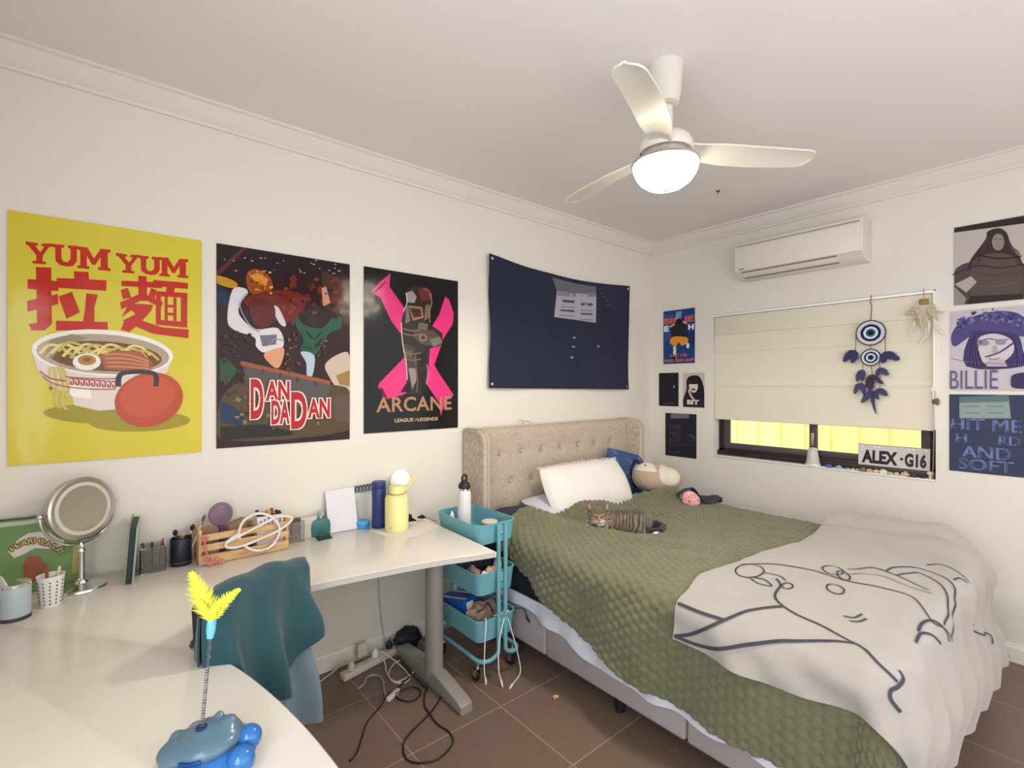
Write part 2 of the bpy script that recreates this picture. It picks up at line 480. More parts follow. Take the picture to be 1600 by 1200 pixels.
def tleg(x, y0, y1, yc, rot=False):
    c = G().lathe([(.044, .05), (.044, DZ-.035)], (x, yc, 0), 24); leg = obj('leg', c, GREYM, desk)
    f = G(); pr = [(y1-.005, .0), (y1-.005, .05), (y1-.03, .062), (yc+.06, .085), (yc-.06, .085), (y0+.03, .05), (y0, .035), (y0, 0)]
    M = Matrix(((0, 0, 1, 0), (1, 0, 0, 0), (0, 1, 0, 0), (0, 0, 0, 1)))
    f.prism(pr, x-.036, x+.036, .012, M=M); obj('foot', f, GREYM, leg)
    f = G().box((x, yc, DZ-.031), (.10, .5, .010), .002); obj('bracket', f, GREYM, leg)
tleg(-2.475, -.735, -.10, -.45)
g = G().lathe([(.035, 0), (.035, DZ-.03)], (-4.1, -.12, 0), 20); obj('leg', g, GREYM, desk)
g = G().lathe([(.035, 0), (.035, DZ-.03)], (-3.85, -1.95, 0), 20); obj('leg', g, GREYM, desk)

# ================================================================== CHAIR, draped clothes
BLK = mat('black_plastic', (34, 34, 38), .45)
ch = thing('office_chair', (-3.335, -.895, 0), 'dark office chair tucked into the desk corner under a draped jacket', 'chair', rot=(0, 0, math.radians(39)))
# local frame: x along the backrest, +y towards the desk corner
DKG = mat('dark_chair_fabric', (44, 42, 48), .85, bump=(600, .2))
g = G().box((0, .03, .675), (.36, .045, .38), .022, M=Matrix.Rotation(math.radians(-4), 4, 'X'), seg=4); obj('backrest', g, DKG, ch, local=True)
g = G().box((0, .265, .455), (.44, .42, .06), .028, seg=4); obj('seat', g, DKG, ch, local=True)
g = G().tube(spline([(0, .20, .40), (0, .06, .395), (0, .022, .46), (0, .02, .62)], 6), .022, 10, flat=.5); obj('back_bracket', g, BLK, ch, local=True)
g = G().lathe([(.028, .12), (.028, .30), (.018, .30), (.018, .42)], (0, .26, 0), 16); obj('gas_column', g, BLK, ch, local=True)
for k in range(5):
    a = 2*PI*k/5+.5; e = V((.26*math.cos(a), .26+.26*math.sin(a), .075))
    g = G().tube([(0, .26, .125), e], [.026, .016], 8); lg = obj('leg', g, BLK, ch, local=True)
    M = Matrix.Translation((e.x, e.y, .028)) @ Matrix.Rotation(a, 4, 'Z') @ Matrix.Rotation(PI/2, 4, 'X')
    g = G().lathe([(.027, -.016), (.028, -.012), (.028, .012), (.027, .016)], (0, 0, 0), 14, M=M).cyl((e.x, e.y, .03), (e.x, e.y, .075), .006); obj('caster', g, BLK, lg, local=True)
for s in (-1, 1):
    g = G().tube(spline([(s*.20, .20, .43), (s*.26, .20, .45), (s*.27, .20, .60), (s*.27, .22, .655)], 5), .016, 8).box((s*.27, .20, .665), (.05, .20, .022), .01); obj('armrest', g, BLK, ch, local=True)

def drape(name, m, half, top, rear, fronth, label, cat, seed, off, lobes, parent_mat):
    """garment over the backrest: profile runs from the hem on the rear side over the top to the front hem"""
    R = Matrix.Translation((-3.335, -.895, 0)) @ Matrix.Rotation(math.radians(39), 4, 'Z')
    def fn(u, v):
        x = (u-.5)*2; ed = abs(x)
        topz = top-.028*ed**3*1.0-.02*x+.012*nz(x*2.2, seed)
        Lr = topz-rear(u); Lf = topz-fronth; tot = Lr+.10+Lf; d = v*tot
        wob = (.5+.5*math.sin(lobes*PI*u+seed+.8*nz(u*4, seed, 2)+.9*(v-.3)))**1.8
        if d < Lr:
            k = 1-d/Lr; z = topz-.035-(Lr-.035)*k
            y = -.008-off-(.012+.075*wob)*sm(0, .9, k)+.012*nz(u*6, d*5, seed)
        elif d < Lr+.10:
            t = (d-Lr)/.10*PI; y = -.008-off+(.06+2*off)*(1-math.cos(t))/2; z = topz-.035+.035*math.sin(t)
        else:
            k = (d-Lr-.10)/Lf; z = topz-.035-(Lf-.035)*k; y = .052+off+.03*k*wob+.008*nz(u*5, d*6, seed+3)
        flare = 1+.10*sm(.25, 1, max(0, (topz-z)))*0+.06*(topz-z)
        xx = x*half*flare+.010*nz(z*7, seed, x)
        # the sides wrap round the backrest edges
        y += (.022-y)*.85*sm(.80, 1, ed)
        return R @ V((xx, y, z))
    g = G().sheet(fn, 44, 56, .004)
    return tag(obj(name, g, m, sharp=70), label, cat)
TEAL = mat('teal_cotton', (32, 72, 80), .85, noise=(20, .12), bump=(700, .15), sheen=.25)
PALE = mat('pale_blue_grey_cotton', (108, 126, 138), .9, bump=(700, .15), sheen=.2)
drape('shirt', PALE, .185, .880, lambda u: .37+.03*math.sin(5*u), .66, 'pale blue-grey shirt hanging below the teal jacket on the chair back', 'shirt', 3.1, .006, 4, None)
jk = drape('jacket', TEAL, .226, .902, lambda u: .55+.10*sm(.45, 1, u)+.035*math.sin(9*u+.5)*sm(.2, .9, u)-.02*u, .62, 'dark teal jacket draped over the back of the desk chair', 'jacket', .4, .016, 5.5, None)

# ================================================================== TROLLEY
TQ = mat('turquoise_steel', (112, 170, 182), .38, noise=(6, .02))
tr = thing('utility_trolley', (-2.19, -.40, 0), 'turquoise three-tier metal trolley between the desk and the bed', 'trolley')
TX0, TX1, TY0, TY1 = -2.328, -2.080, -.615, -.215
def rr(x0, x1, y0, y1, r, n=6):
    out = []
    for cx, cy, a0 in ((x1-r, y1-r, 0), (x0+r, y1-r, PI/2), (x0+r, y0+r, PI), (x1-r, y0+r, 1.5*PI)):
        for i in range(n+1):
            a = a0+PI/2*i/n; out.append((cx+r*math.cos(a), cy+r*math.sin(a)))
    return out
def tray(zt, h):
    g = G(); r0 = rr(TX0, TX1, TY0, TY1, .045); r1 = rr(TX0+.012, TX1-.012, TY0+.012, TY1-.012, .036); n = len(r0)
    rings = [([(x, y) for x, y in r1], zt-h), (r0, zt), ([(x*.0+x, y) for x, y in rr(TX0-.004, TX1+.004, TY0-.004, TY1+.004, .048)], zt), (rr(TX0-.004, TX1+.004, TY0-.004, TY1+.004, .048), zt+.006),
             (rr(TX0+.003, TX1-.003, TY0+.003, TY1-.003, .043), zt+.006), (rr(TX0+.003, TX1-.003, TY0+.003, TY1-.003, .043), zt-.002), (rr(TX0+.015, TX1-.015, TY0+.015, TY1-.015, .034), zt-h+.003)]
    vs = []; fs = []
    for rg, z in rings: vs += [(x, y, z) for x, y in rg]
    for k in range(len(rings)-1):
        for i in range(n): fs.append((k*n+i, k*n+(i+1) % n, (k+1)*n+(i+1) % n, (k+1)*n+i))
    fs.append(tuple(range(n))[::-1]); fs.append(tuple((len(rings)-1)*n+i for i in range(n)))
    g.add(vs, fs)
    return obj('tray', g, TQ, tr, sharp=50)
TRAYS = [(.775, .095), (.535, .105), (.305, .105)]
for zt, h in TRAYS:
    t_ = tray(zt, h)
    for yy, s in ((TY0-.012, -1), (TY1+.012, 1)):
        q = G().box((-2.19, yy+.008*-s, zt-.047), (.052, .006, .085), .002); b_ = obj('bracket_plate', q, TQ, t_)
        q = G().ball((-2.19, yy-s*.001+s*.002, zt-.045), (.007, .004, .007), 10, 6); obj('screw', q, mat('screw_steel', (205, 205, 205), .3, .9), t_)
for s, yy in ((-1, TY0-.014), (1, TY1+.014)):
    for sx in (-1, 1):
        x = -2.19+sx*.022; xe = -2.195+sx*.122
        path = spline([(x, yy, .775), (x, yy, .5), (x, yy, .18), (x+sx*.006, yy, .135), (x+sx*.035, yy, .118), (xe-sx*.03, yy, .117), (xe, yy-s*.03, .117), (xe, yy-s*.12, .117), (xe, -.415, .117)], 6)
        obj('frame_tube', G().tube(path, .0105, 12), TQ, tr)
CHROME = mat('chrome', (225, 225, 225), .12, 1.0)
for sx in (-1, 1):
    for s, yy in ((-1, TY0+.04), (1, TY1-.04)):
        x = -2.19+sx*.112; g = G().cyl((x, yy, .062), (x, yy, .108), .009, 12)
        g.box((x-.015, yy+.008, .05), (.004, .03, .045), .001).box((x+.015, yy+.008, .05), (.004, .03, .045), .001).box((x, yy, .070), (.034, .03, .005), .001)
        c_ = obj('caster_fork', g, CHROME, tr)
        M = Matrix.Translation((x, yy+.014, .0265)) @ Matrix.Rotation(PI/2, 4, 'Y')
        obj('caster_wheel', G().lathe([(.020, -.011), (.0255, -.009), (.0265, 0), (.0255, .009), (.020, .011)], M=M, n=20), BLK, c_)
FT = .775-.095+.004   # top tray floor
def bottle_white():
    c = onZ(731, 822, FT); c = V((-2.215, -.33, FT))
    t = thing('water_bottle', c, 'white water bottle with black loop lid standing in the top tray of the trolley', 'bottle')
    x, y, z = c
    obj('body', G().lathe([(.030, 0), (.036, .004), (.0365, .02), (.0365, .192), (.034, .205), (.030, .212), (.029, .214)], c, 28), mat('white_bottle_coat', (226, 222, 220), .4), t)
    obj('neck_ring', G().lathe([(.0285, .213), (.0285, .226)], c, 24), CHROME, t)
    obj('lid', G().lathe([(.031, .225), (.033, .228), (.034, .238), (.028, .252), (.014, .262), (.012, .270), (0, .271)], c, 24), BLK, t)
    obj('loop', G().tube(spline([(x-.013, y, z+.258), (x-.014, y, z+.285), (x, y, z+.297), (x+.014, y, z+.285), (x+.013, y, z+.258)], 6), .006, 8), BLK, t)
bottle_white()
c = V((-2.285, -.315, FT)); t = thing('spray_bottle', c, 'small lilac spray bottle with white cap in the top tray of the trolley', 'bottle')
obj('body', G().lathe([(.019, 0), (.0215, .004), (.0215, .055), (.016, .066), (.010, .070)], c, 20), mat('lilac_plastic', (196, 182, 214), .35), t)
obj('cap', G().lathe([(.012, .069), (.013, .072), (.012, .090), (.007, .094), (.006, .106), (0, .107)], c, 16), mat('white_plastic', (238, 236, 234), .35), t)
c = V((-2.155, -.48, FT+.0)); t = thing('cosmetic_jar', c, 'round wooden jar with pale lid lying in the top tray of the trolley', 'jar')
obj('body', G().lathe([(.040, 0), (.043, .004), (.043, .056), (.040, .058)], c, 28), mat('jar_wood', (184, 150, 110), .6), t)
obj('lid', G().lathe([(.042, .058), (.043, .060), (.043, .066), (.040, .069), (0, .0695)], c, 28), mat('jar_lid', (224, 214, 192), .5), t)
c = V((-2.215, -.43, FT)); t = obj('tape_roll', G().lathe([(.016, 0), (.026, 0), (.026, .02), (.016, .02), (.016, 0)], c, 24, cap=False), mat('kraft_brown', (150, 112, 74), .7)); tag(t, 'small brown tape roll beside the pale lidded jar in the trolley', 'tape')
# middle tray
MT = .535-.105+.004
g = G(); bx = rr(-2.304, -2.098, -.595, -.40, .03); b2 = rr(-2.300, -2.102, -.591, -.404, .027); n = len(bx)
g.add([(x, y, z) for rg, z in ((bx, MT), (bx, MT+.095), (b2, MT+.095), (b2, MT+.004)) for x, y in rg],
      [(k*n+i, k*n+(i+1) % n, (k+1)*n+(i+1) % n, (k+1)*n+i) for k in range(3) for i in range(n)]+[tuple(range(n))[::-1], tuple(3*n+i for i in range(n))])
tag(obj('storage_bin', g, mat('charcoal_plastic', (56, 56, 60), .5), sharp=50), 'charcoal open plastic bin holding cloths in the middle tray', 'bin')
def lump(name, c, r, m, label, cat, seed, group=None, amp=.25):
    def fn(u, v):
        th = u*2*PI; ph = -PI/2+PI*v; d = V((math.cos(ph)*math.cos(th), math.cos(ph)*math.sin(th), math.sin(ph)))
        k = 1+amp*nz(d.x*2+seed, d.y*2, d.z*2)
        z = max(-1.0*r[2], d.z*r[2]*k)
        return V(c)+V((d.x*r[0]*k, d.y*r[1]*k, z+r[2]))
    return tag(obj(name, G().grid(fn, 28, 16, close_u=True), m, sharp=80), label, cat, group)
PK = mat('pink_cloth', (206, 160, 146), .9); CRM = mat('cream_cloth', (226, 204, 178), .9); WHC = mat('white_cloth', (232, 228, 222), .9)
lump('cloth', (-2.255, -.47, MT+.006), (.036, .05, .045), PK, 'crumpled dusty pink cloth in the charcoal bin of the trolley', 'cloth', 1)
lump('cloth', (-2.185, -.535, MT+.006), (.04, .032, .046), mat('peach_cloth', (232, 190, 158), .9), 'crumpled peach cloth in the charcoal bin of the trolley', 'cloth', 5)
lump('cloth', (-2.25, -.565, MT+.006), (.032, .022, .046), WHC, 'small white cloth at the front of the charcoal bin', 'cloth', 9)
lump('tissue', (-2.125, -.51, MT+.006), (.018, .03, .058), WHC, 'white tissue sticking up at the right end of the charcoal bin', 'tissue', 12)
t = obj('zip_pouch', G().box((-2.20, -.30, MT+.05), (.18, .13, .10), .03, seg=4), mat('royal_blue_nylon', (28, 84, 150), .5)); tag(t, 'royal blue pouch at the back of the middle tray of the trolley', 'pouch')
# bottom tray
BT = .305-.105+.004
t = thing('tissue_box', (-2.235, -.33, BT), 'blue and white printed box lying in the bottom tray of the trolley', 'box', rot=(math.radians(-10), 0, math.radians(12)))
obj('carton', G().box((0, 0, .075), (.12, .20, .10), .004), mat('carton_blue', (30, 86, 156), .4), t, local=True)
for dx in (-.045, .045): obj('white_band', G().box((dx, 0, .1262), (.018, .201, .0012)), WHC, t, local=True)
obj('label', G().box((-.02, -.1006, .075), (.05, .0012, .06)), WHC, t, local=True)
BE = mat('tan_canvas', (176, 146, 120), .9, noise=(30, .2))
lump('canvas_bag', (-2.195, -.47, BT+.001), (.085, .055, .062), BE, 'crumpled tan canvas bag lying in the bottom tray of the trolley', 'bag', 21, amp=.5)
for k, (p, q_) in enumerate((((-2.26, -.47, BT+.125), (-2.23, -.55, BT+.09)), ((-2.21, -.45, BT+.13), (-2.18, -.56, BT+.10)))):
    pass
t = obj('strap', G().tube(spline([(-2.255, -.50, BT+.10), (-2.235, -.535, BT+.125), (-2.20, -.52, BT+.14), (-2.19, -.555, BT+.10)], 6), .006, 8, flat=.4), mat('dark_strap', (52, 42, 44), .8)); tag(t, 'dark strap lying over the tan canvas bag in the trolley', 'strap')
t = thing('charger', (-2.165, -.575, BT+.055), 'white charger block tilted at the front rim of the bottom tray', 'charger', rot=(math.radians(35), 0, math.radians(25)))
obj('block', G().box((0, 0, .03), (.055, .028, .075), .005), mat('white_plastic', (238, 236, 234), .35), t, local=True)
obj('rating_label', G().box((0, -.0146, .035), (.035, .0008, .035)), mat('grey_print', (150, 150, 150), .6), t, local=True)
t = obj('cable_coil', G().tube([(-2.13+.026*math.cos(a*.4), -.50+.05*math.sin(a*.4), BT+.03+.0012*a) for a in range(60)], .003, 6), mat('grey_cable', (170, 170, 170), .5)); tag(t, 'coiled grey cable at the right end of the bottom tray', 'cable')
WPL = mat('white_plastic', (238, 236, 234), .35)
def cable(name, pts, r, m, label, plug=None, cat='cable', group=None):
    if plug is None:
        return tag(obj(name, G().tube(spline(pts, 8), r, 8), m), label, cat, group)
    t = thing(name, pts[-1], label, cat, group)
    obj('cord', G().tube(spline(pts, 8), r, 8), m, t)
    a, b = V(pts[-1]), V(pts[-2]); d = (a-b).normalized()
    obj('plug', G().cyl(a-d*.002, a+d*plug, r*1.9, 10).cyl(a+d*plug, a+d*(plug+.012), r*1.3, 8), m, t)
    return t
zr = .305+.012
cable('charging_cable', [(-2.27, -.58, BT+.09), (-2.285, -.622, zr), (-2.305, -.640, .22), (-2.308, -.638, .10), (-2.303, -.642, .045)], .0028, WPL, 'white charging cable hanging leftmost over the front rim of the bottom tray', .016)
cable('charging_cable', [(-2.20, -.575, BT+.09), (-2.17, -.622, zr), (-2.225, -.650, .20), (-2.24, -.665, .08), (-2.236, -.68, .03)], .0028, WPL, 'white charging cable hanging to the floor in front of the trolley caster', .018)
cable('charging_cable', [(-2.185, -.575, BT+.09), (-2.165, -.622, zr), (-2.13, -.642, .20), (-2.10, -.648, .09), (-2.105, -.67, .014), (-2.19, -.71, .006)], .0028, WPL, 'white charging cable hanging from the trolley with its end on the floor', .02)
cable('usb_cable', [(-2.105, -.56, BT+.09), (-2.05, -.622, zr-.01), (-2.03, -.635, .26)], .003, BLK, 'short black cable poking over the rim of the bottom tray beside the bed', .02)

# ================================================================== BED
BX0, BX1, BYH, BYF = -2.015, -.47, -.10, -2.15
LINEN = node_mat('oat_linen_weave', lambda nt, N, L, p: None)
def _linen(nt, N, L, p):
    tc = N.new('ShaderNodeTexCoord'); outs = []
    for sc in ((60, 60, 700), (700, 60, 60)):
        mp = N.new('ShaderNodeMapping'); mp.inputs['Scale'].default_value = sc
        n = N.new('ShaderNodeTexNoise'); n.inputs['Scale'].default_value = 1; n.inputs['Detail'].default_value = 2
        L.new(tc.outputs['Object'], mp.inputs['Vector']); L.new(mp.outputs['Vector'], n.inputs['Vector']); outs.append(n)
    ad = N.new('ShaderNodeMath'); ad.operation = 'ADD'; L.new(outs[0].outputs['Fac'], ad.inputs[0]); L.new(outs[1].outputs['Fac'], ad.inputs[1])
    r = N.new('ShaderNodeValToRGB'); L.new(ad.outputs[0], r.inputs['Fac'])
    hf = N.new('ShaderNodeMath'); hf.operation = 'MULTIPLY'; hf.inputs[1].default_value = .5; L.new(ad.outputs[0], hf.inputs[0]); L.new(hf.outputs[0], r.inputs['Fac'])
    r.color_ramp.elements[0].position = .35; r.color_ramp.elements[0].color = rgb((158, 143, 126))
    r.color_ramp.elements[1].position = .65; r.color_ramp.elements[1].color = rgb((212, 199, 181))
    L.new(r.outputs['Color'], p.inputs['Base Color']); p.inputs['Roughness'].default_value = .9
    b = N.new('ShaderNodeBump'); b.inputs['Strength'].default_value = .15; b.inputs['Distance'].default_value = .002
    L.new(hf.outputs[0], b.inputs['Height']); L.new(b.outputs['Normal'], p.inputs['Normal'])
_m = LINEN; _linen(_m.node_tree, _m.node_tree.nodes, _m.node_tree.links, _m.node_tree.nodes['Principled BSDF'])
NAVY = mat('navy_sheet', (34, 36, 50), .85, bump=(500, .1))
bed = thing('bed', (-1.24, -1.12, 0), 'queen bed with tufted oat linen wing headboard and grey fabric base', 'bed')
# headboard panel with real tufting dents
HX0, HX1, HT = -1.985, -.455, 1.20
btn = []
for row, z in enumerate((1.03, .845, .66)):
    for i in range(7 + row % 2): btn.append(((-1.865 if row % 2 else -1.772)+.184*i, z))
def hbfn(u, v):
    x = HX0+.03+(HX1-HX0-.06)*u; z = .25+(HT-.25)*v
    d = .030*(1-.0*u)
    y = -.095
    zt = HT-z
    if zt < .05: y += .05*(1-math.sqrt(max(0, 1-((.05-zt)/.05)**2)))
    for bx_, bz_ in btn:
        r2 = (x-bx_)**2+(z-bz_)**2; y += .016*math.exp(-r2/.0006)+.005*math.exp(-r2/.006)
    return (x, y, z)
g = G().sheet(hbfn, 150, 90, .03); 
g.box((-1.22, -.03, .70), (HX1-HX0-.06, .05, .92), .01)
panel = obj('headboard_panel', g, LINEN, bed, sharp=60)
for bx_, bz_ in btn:
    obj('button', G().ball((bx_, -.085, bz_), (.012, .006, .012), 12, 8), LINEN, panel)
for s, xw in ((-1, HX0), (1, HX1)):
    pr = [(-.012, .12), (-.232, .12), (-.235, .80)] + [(-.235+.085*(1-math.cos(a))*1.0, 1.115+.085*math.sin(a)) for a in [PI/2*i/8 for i in range(9)]] + [(-.08, 1.203), (-.012, 1.20)]
    M = Matrix(((0, 0, 1, 0), (1, 0, 0, 0), (0, 1, 0, 0), (0, 0, 0, 1)))
    g = G().prism(pr, xw-.027, xw+.027, .014, M=M, seg=4); wg = obj('headboard_wing', g, LINEN, bed, sharp=60)
    q = G().tube([(xw+s*.0, p[0]*1.0-.002 if p[0] < -.1 else p[0], p[1]) for p in pr[1:]], .0035, 6)
    obj('piping', q, mat('piping_linen', (186, 168, 146), .9), wg)
BASEF = mat('grey_beige_upholstery', (176, 166, 166), .9, noise=(40, .06), bump=(600, .15))
for y0, y1 in ((BYH, -.755), (-.759, -1.53), (-1.536, BYF)):
    g = G().box((-1.24, (y0+y1)/2, .22), (BX1-BX0, abs(y1-y0), .24), .014, seg=3); obj('base_panel', g, BASEF, bed)
for x in (-1.93, -1.24, -.55):
    for y in (-.22, -1.16, -2.05):
        obj('leg', G().lathe([(.022, 0), (.03, .11)], (x, y, 0), 14), BLK, bed)
g = G().box((-1.24, (BYH+BYF)/2, .475), (BX1-BX0, BYH-BYF, .27), .05, seg=4); obj('mattress', g, NAVY, bed)
# white protector hem showing below the sheet
def hem(u, v):
    y = BYH-.30+(BYF-BYH+.30)*u
    wv = nz(y*3.2, 4)*.5+.5
    z = .365-v*(.045+.105*sm(-.5, -1.25, y)+.018*wv+.008*math.sin(y*22))
    return (BX0-.012-.008*v-.008*math.sin(y*30+2*nz(y*5))*v, y, z)
obj('mattress_protector', G().sheet(hem, 150, 6, .002), mat('protector_white', (222, 224, 236), .9), bed)
t = obj('wire_clip', G().tube(spline([onA(808, 664, -.06), onA(811, 657, -.06), onA(818, 658, -.06), onA(816, 662, -.06), onA(823, 658, -.06), onA(831, 662, -.06)], 6), .0022, 6), mat('silver_wire', (190, 180, 165), .3, .8)); tag(t, 'small bent silver wire clip on top of the headboard', 'clip')

# ---------------- drapes over the bed
XL, XR, YF, ZT, RC = -2.03, -.455, -2.16, .63, .055
def drape_pt(a, b, lift, flare=.05, fold=None):
    """cloth point: a across, b along; distance past an edge becomes hang"""
    xi = min(max(a, XL+RC), XR-RC); yi = max(b, YF+RC)
    p = a-xi; q = min(0, b-yi); d = math.hypot(p, q)
    puff = .018*sm(0, .25, min(a-XL, XR-a))*sm(0, .25, b-YF)
    if d < 1e-9: return V((xi, yi, ZT+lift+puff)), 0
    dx, dy = p/d, q/d; R = RC+lift
    if d < R*PI/2: o = R*math.sin(d/R); dz = R*(1-math.cos(d/R))
    else:
        e = d-R*PI/2; o = R+flare*e; dz = R+e
    if fold: o += fold(a, b, d)
    return V((xi+dx*o, yi+dy*o, ZT+lift+puff-dz)), d

OLIVE = mat('olive_popcorn_fleece', (112, 110, 80), .95, noise=(9, .14), bump=(260, .4), sheen=.35)
HY = [(-2.2, -.42), (-1.85, -.37), (-1.55, -.42), (-1.3, -.42), (-.95, -.37), (-.7, -.50), (-.5, -.60), (-.2, -.62)]
def interp(T, x):
    if x <= T[0][0]: return T[0][1]
    for (a, b), (c, d) in zip(T, T[1:]):
        if x <= c: return b+(d-b)*sm(a, c, x)
    return T[-1][1]
HEM = [(-2.7, .40), (-2.2, .375), (-1.85, .375), (-1.40, .375), (-1.05, .31), (-.80, .215), (-.62, .14), (-.50, .08), (-.38, .02)]
PITCH = .041
def popcorn(a, b):
    best = 9
    ry = b/(PITCH*.866); j = round(ry)
    for jj in (j-1, j, j+1):
        o = .5*(jj % 2); i = round(a/PITCH-o)
        for ii in (i-1, i, i+1):
            d2 = (a-(ii+o)*PITCH)**2+(b-jj*PITCH*.866)**2
            if d2 < best: best = d2
    r = math.sqrt(best)/(PITCH*.56)
    return math.sqrt(max(0, 1-min(1, r)**2))
def tfold(a, b, d): return .022*math.sin(b*13+2.0*nz(b*3, 1)+a*3)*sm(.05, .25, d)+.012*nz(a*9, b*9, 3)*sm(0, .1, d)
def rumple(a, b): return .016*nz(a*3.2, b*2.6, 5)+.010*nz(a*7+b*3, b*6-a*2, 8)
def throw_pt(u, v):
    bb = -.4+v*(-2.60+.4)
    Lh = interp(HEM, bb)
    a = (XL-Lh)+(XR+.40-(XL-Lh))*u
    hy = interp(HY, min(max(a, -2.15), -.2))
    b = hy+v*(-2.60-hy)
    P, d = drape_pt(a, b, .010, .06, tfold)
    # rolled edge at the head end, rumples on top, the bunch at the left corner
    e = hy-b
    topw = max(0, 1-d/.10)
    roll = .055*math.exp(-((e-.045)/.05)**2)*topw*(.6+.4*math.sin(a*9+1))
    rum = rumple(a, b)*topw
    rum += .05*math.exp(-((a+1.86)/.14)**2-((b+.50)/.13)**2)
    rum += .030*math.exp(-((a+1.70+.45*(b+.7))/.06)**2)*sm(-1.5, -.7, b)*topw
    rum -= .016*math.exp(-((a+1.48)/.22)**2-((b+.90)/.14)**2)
    P.z += roll+rum
    return P, a, b
NU, NV = 290, 270
PT = [[None]*(NU+1) for _ in range(NV+1)]; AB = [[None]*(NU+1) for _ in range(NV+1)]
for j in range(NV+1):
    for i in range(NU+1):
        p, a, b = throw_pt(i/NU, j/NV); PT[j][i] = p; AB[j][i] = (a, b)
def thr(u, v):
    i = round(u*NU); j = round(v*NV); p = PT[j][i]
    du = PT[j][min(i+1, NU)]-PT[j][max(i-1, 0)]; dv = PT[min(j+1, NV)][i]-PT[max(j-1, 0)][i]
    n_ = dv.cross(du).normalized()
    if n_.z < 0 and p.z > ZT-.02: n_ = -n_
    a, b = AB[j][i]
    w_ = a+.010*nz(a*4, b*4); 
    return p+n_*(.022*popcorn(w_, b+.012*nz(b*4, a*4)))
g = G().sheet(lambda u, v: thr(1-u, v), NU, NV, .010)
tag(obj('throw_blanket', g, OLIVE, sharp=180), 'olive green popcorn-textured fleece throw spread over the bed', 'blanket')

# cream blanket with a line drawing, across the foot of the bed
BH = [(-2.35, -1.53), (-2.0, -1.52), (-1.8, -1.49), (-1.4, -1.53), (-1.0, -1.58), (-.62, -1.58), (-.35, -1.55)]
def blank_fn(u, v, lift=.040):
    a = (XL-.150)+(XR+.10-(XL-.150))*u
    hy = interp(BH, a); b = hy+v*(-2.61-hy)
    lw = sm(0, .5, u)
    a += (.05*sm(-1.9, -2.6, b))*(1-u)
    # corners rounded off
    fold = lambda a_, b_, d: tfold(a_, b_, d)+(.012+.012*math.sin((a_-b_)*26+2*nz(a_*4, b_*4)))*sm(.04, .3, d)+.014*sm(0, .06, d)
    P, d = drape_pt(a, b, lift, .075, fold)
    topw = max(0, 1-d/.1)
    P.z += rumple(a, b)*topw+topw*(.005*nz(a*4, b*4, 2)+.004*nz(a*11, b*9, 6))
    # gathered ridges along the far (window) side
    rr_ = sm(-.85, -.52, a)
    P.z += topw*rr_*(.040+.070*abs(math.sin((a+.25*b)*17+1.2*nz(a*3, b*3, 2))))*sm(-2.25, -2.0, b)
    return P
CREAM = mat('cream_fleece', (168, 160, 154), .95, noise=(5, .03), bump=(300, .12), sheen=.3)
INK = mat('blanket_ink', (66, 66, 74), .95)
g = G().sheet(lambda u, v: blank_fn(1-u, v), 170, 130, .008)
g.cur = 1
import numpy as np
_N1, _N2 = 240, 190
_BP = [[blank_fn(i/_N1, j/_N2, .0432) for i in range(_N1+1)] for j in range(_N2+1)]
_px = []; _uvs = []
for j in range(1, _N2):
    for i in range(1, _N1):
        p = _BP[j][i]; r_ = p-CAM; n_ = (_BP[j][i+1]-_BP[j][i-1]).cross(_BP[j-1][i]-_BP[j+1][i])
        if n_.dot(r_) < 0:
            d_ = r_.dot(FW); _px.append((800+FPX*r_.dot(RT)/d_, 602-FPX*r_.z/d_)); _uvs.append((i/_N1, j/_N2))
_px = np.array(_px); _uvs = np.array(_uvs)
def pix_uv(X, Y):
    """where on the blanket the drawn point lies"""
    d = np.hypot(_px[:, 0]-(1010+X/2.712), _px[:, 1]-(800+Y/2.712)); k = np.argsort(d)[:4]
    if d[k[0]] < 3:
        k = [q for q in k if abs(_uvs[q]-_uvs[k[0]]).max() < .03]; w_ = 1/(d[k]+.3); u, v = (_uvs[k]*w_[:, None]).sum(0)/w_.sum()
    else: u, v = _uvs[k[0]]
    return min(max(u, .004), .996), min(max(v, .004), .996)
def stroke(pts, wd, closed=False):
    uv = [pix_uv(X, Y) for X, Y in pts]
    sp = spline([(u, v, 0) for u, v in uv], 14, closed)
    P = [blank_fn(p.x, p.y, .0432) for p in sp]; n = len(P); vs = []; fs = []
    for i in range(n):
        t = (P[min(i+1, n-1)]-P[max(i-1, 0)])
        e = 1e-3; du = blank_fn(sp[i].x+e, sp[i].y, .0432)-P[i]; dv = blank_fn(sp[i].x, sp[i].y+e, .0432)-P[i]
        nn_ = du.cross(dv).normalized(); s_ = nn_.cross(t).normalized()*wd/2
        vs += [P[i]+s_, P[i]-s_]
    m_ = n if closed else n-1
    for i in range(m_): k = (i+1) % n; fs.append((2*i, 2*i+1, 2*k+1, 2*k))
    g.add(vs, fs)
def oval(cx, cy, rx, ry, wd, a=0): stroke([(cx+rx*math.cos(t)*math.cos(a)-ry*math.sin(t)*math.sin(a), cy+rx*math.cos(t)*math.sin(a)+ry*math.sin(t)*math.cos(a)) for t in [2*PI*i/10 for i in range(10)]], wd, True)
B_, T_ = .012, .0065
stroke([(128, 383), (220, 422), (330, 458)], B_); stroke([(108, 535), (200, 515), (330, 458), (450, 412), (580, 397)], B_)
stroke([(102, 560), (250, 572), (450, 560), (650, 545), (780, 545), (885, 555)], B_)
stroke([(550, 282), (568, 310), (546, 345), (552, 372), (580, 397), (650, 440), (780, 500), (885, 555), (980, 640), (1065, 720)], .009)
oval(437, 248, 60, 28, T_); stroke([(440, 278), (470, 300), (530, 312), (500, 285), (445, 275)], T_)
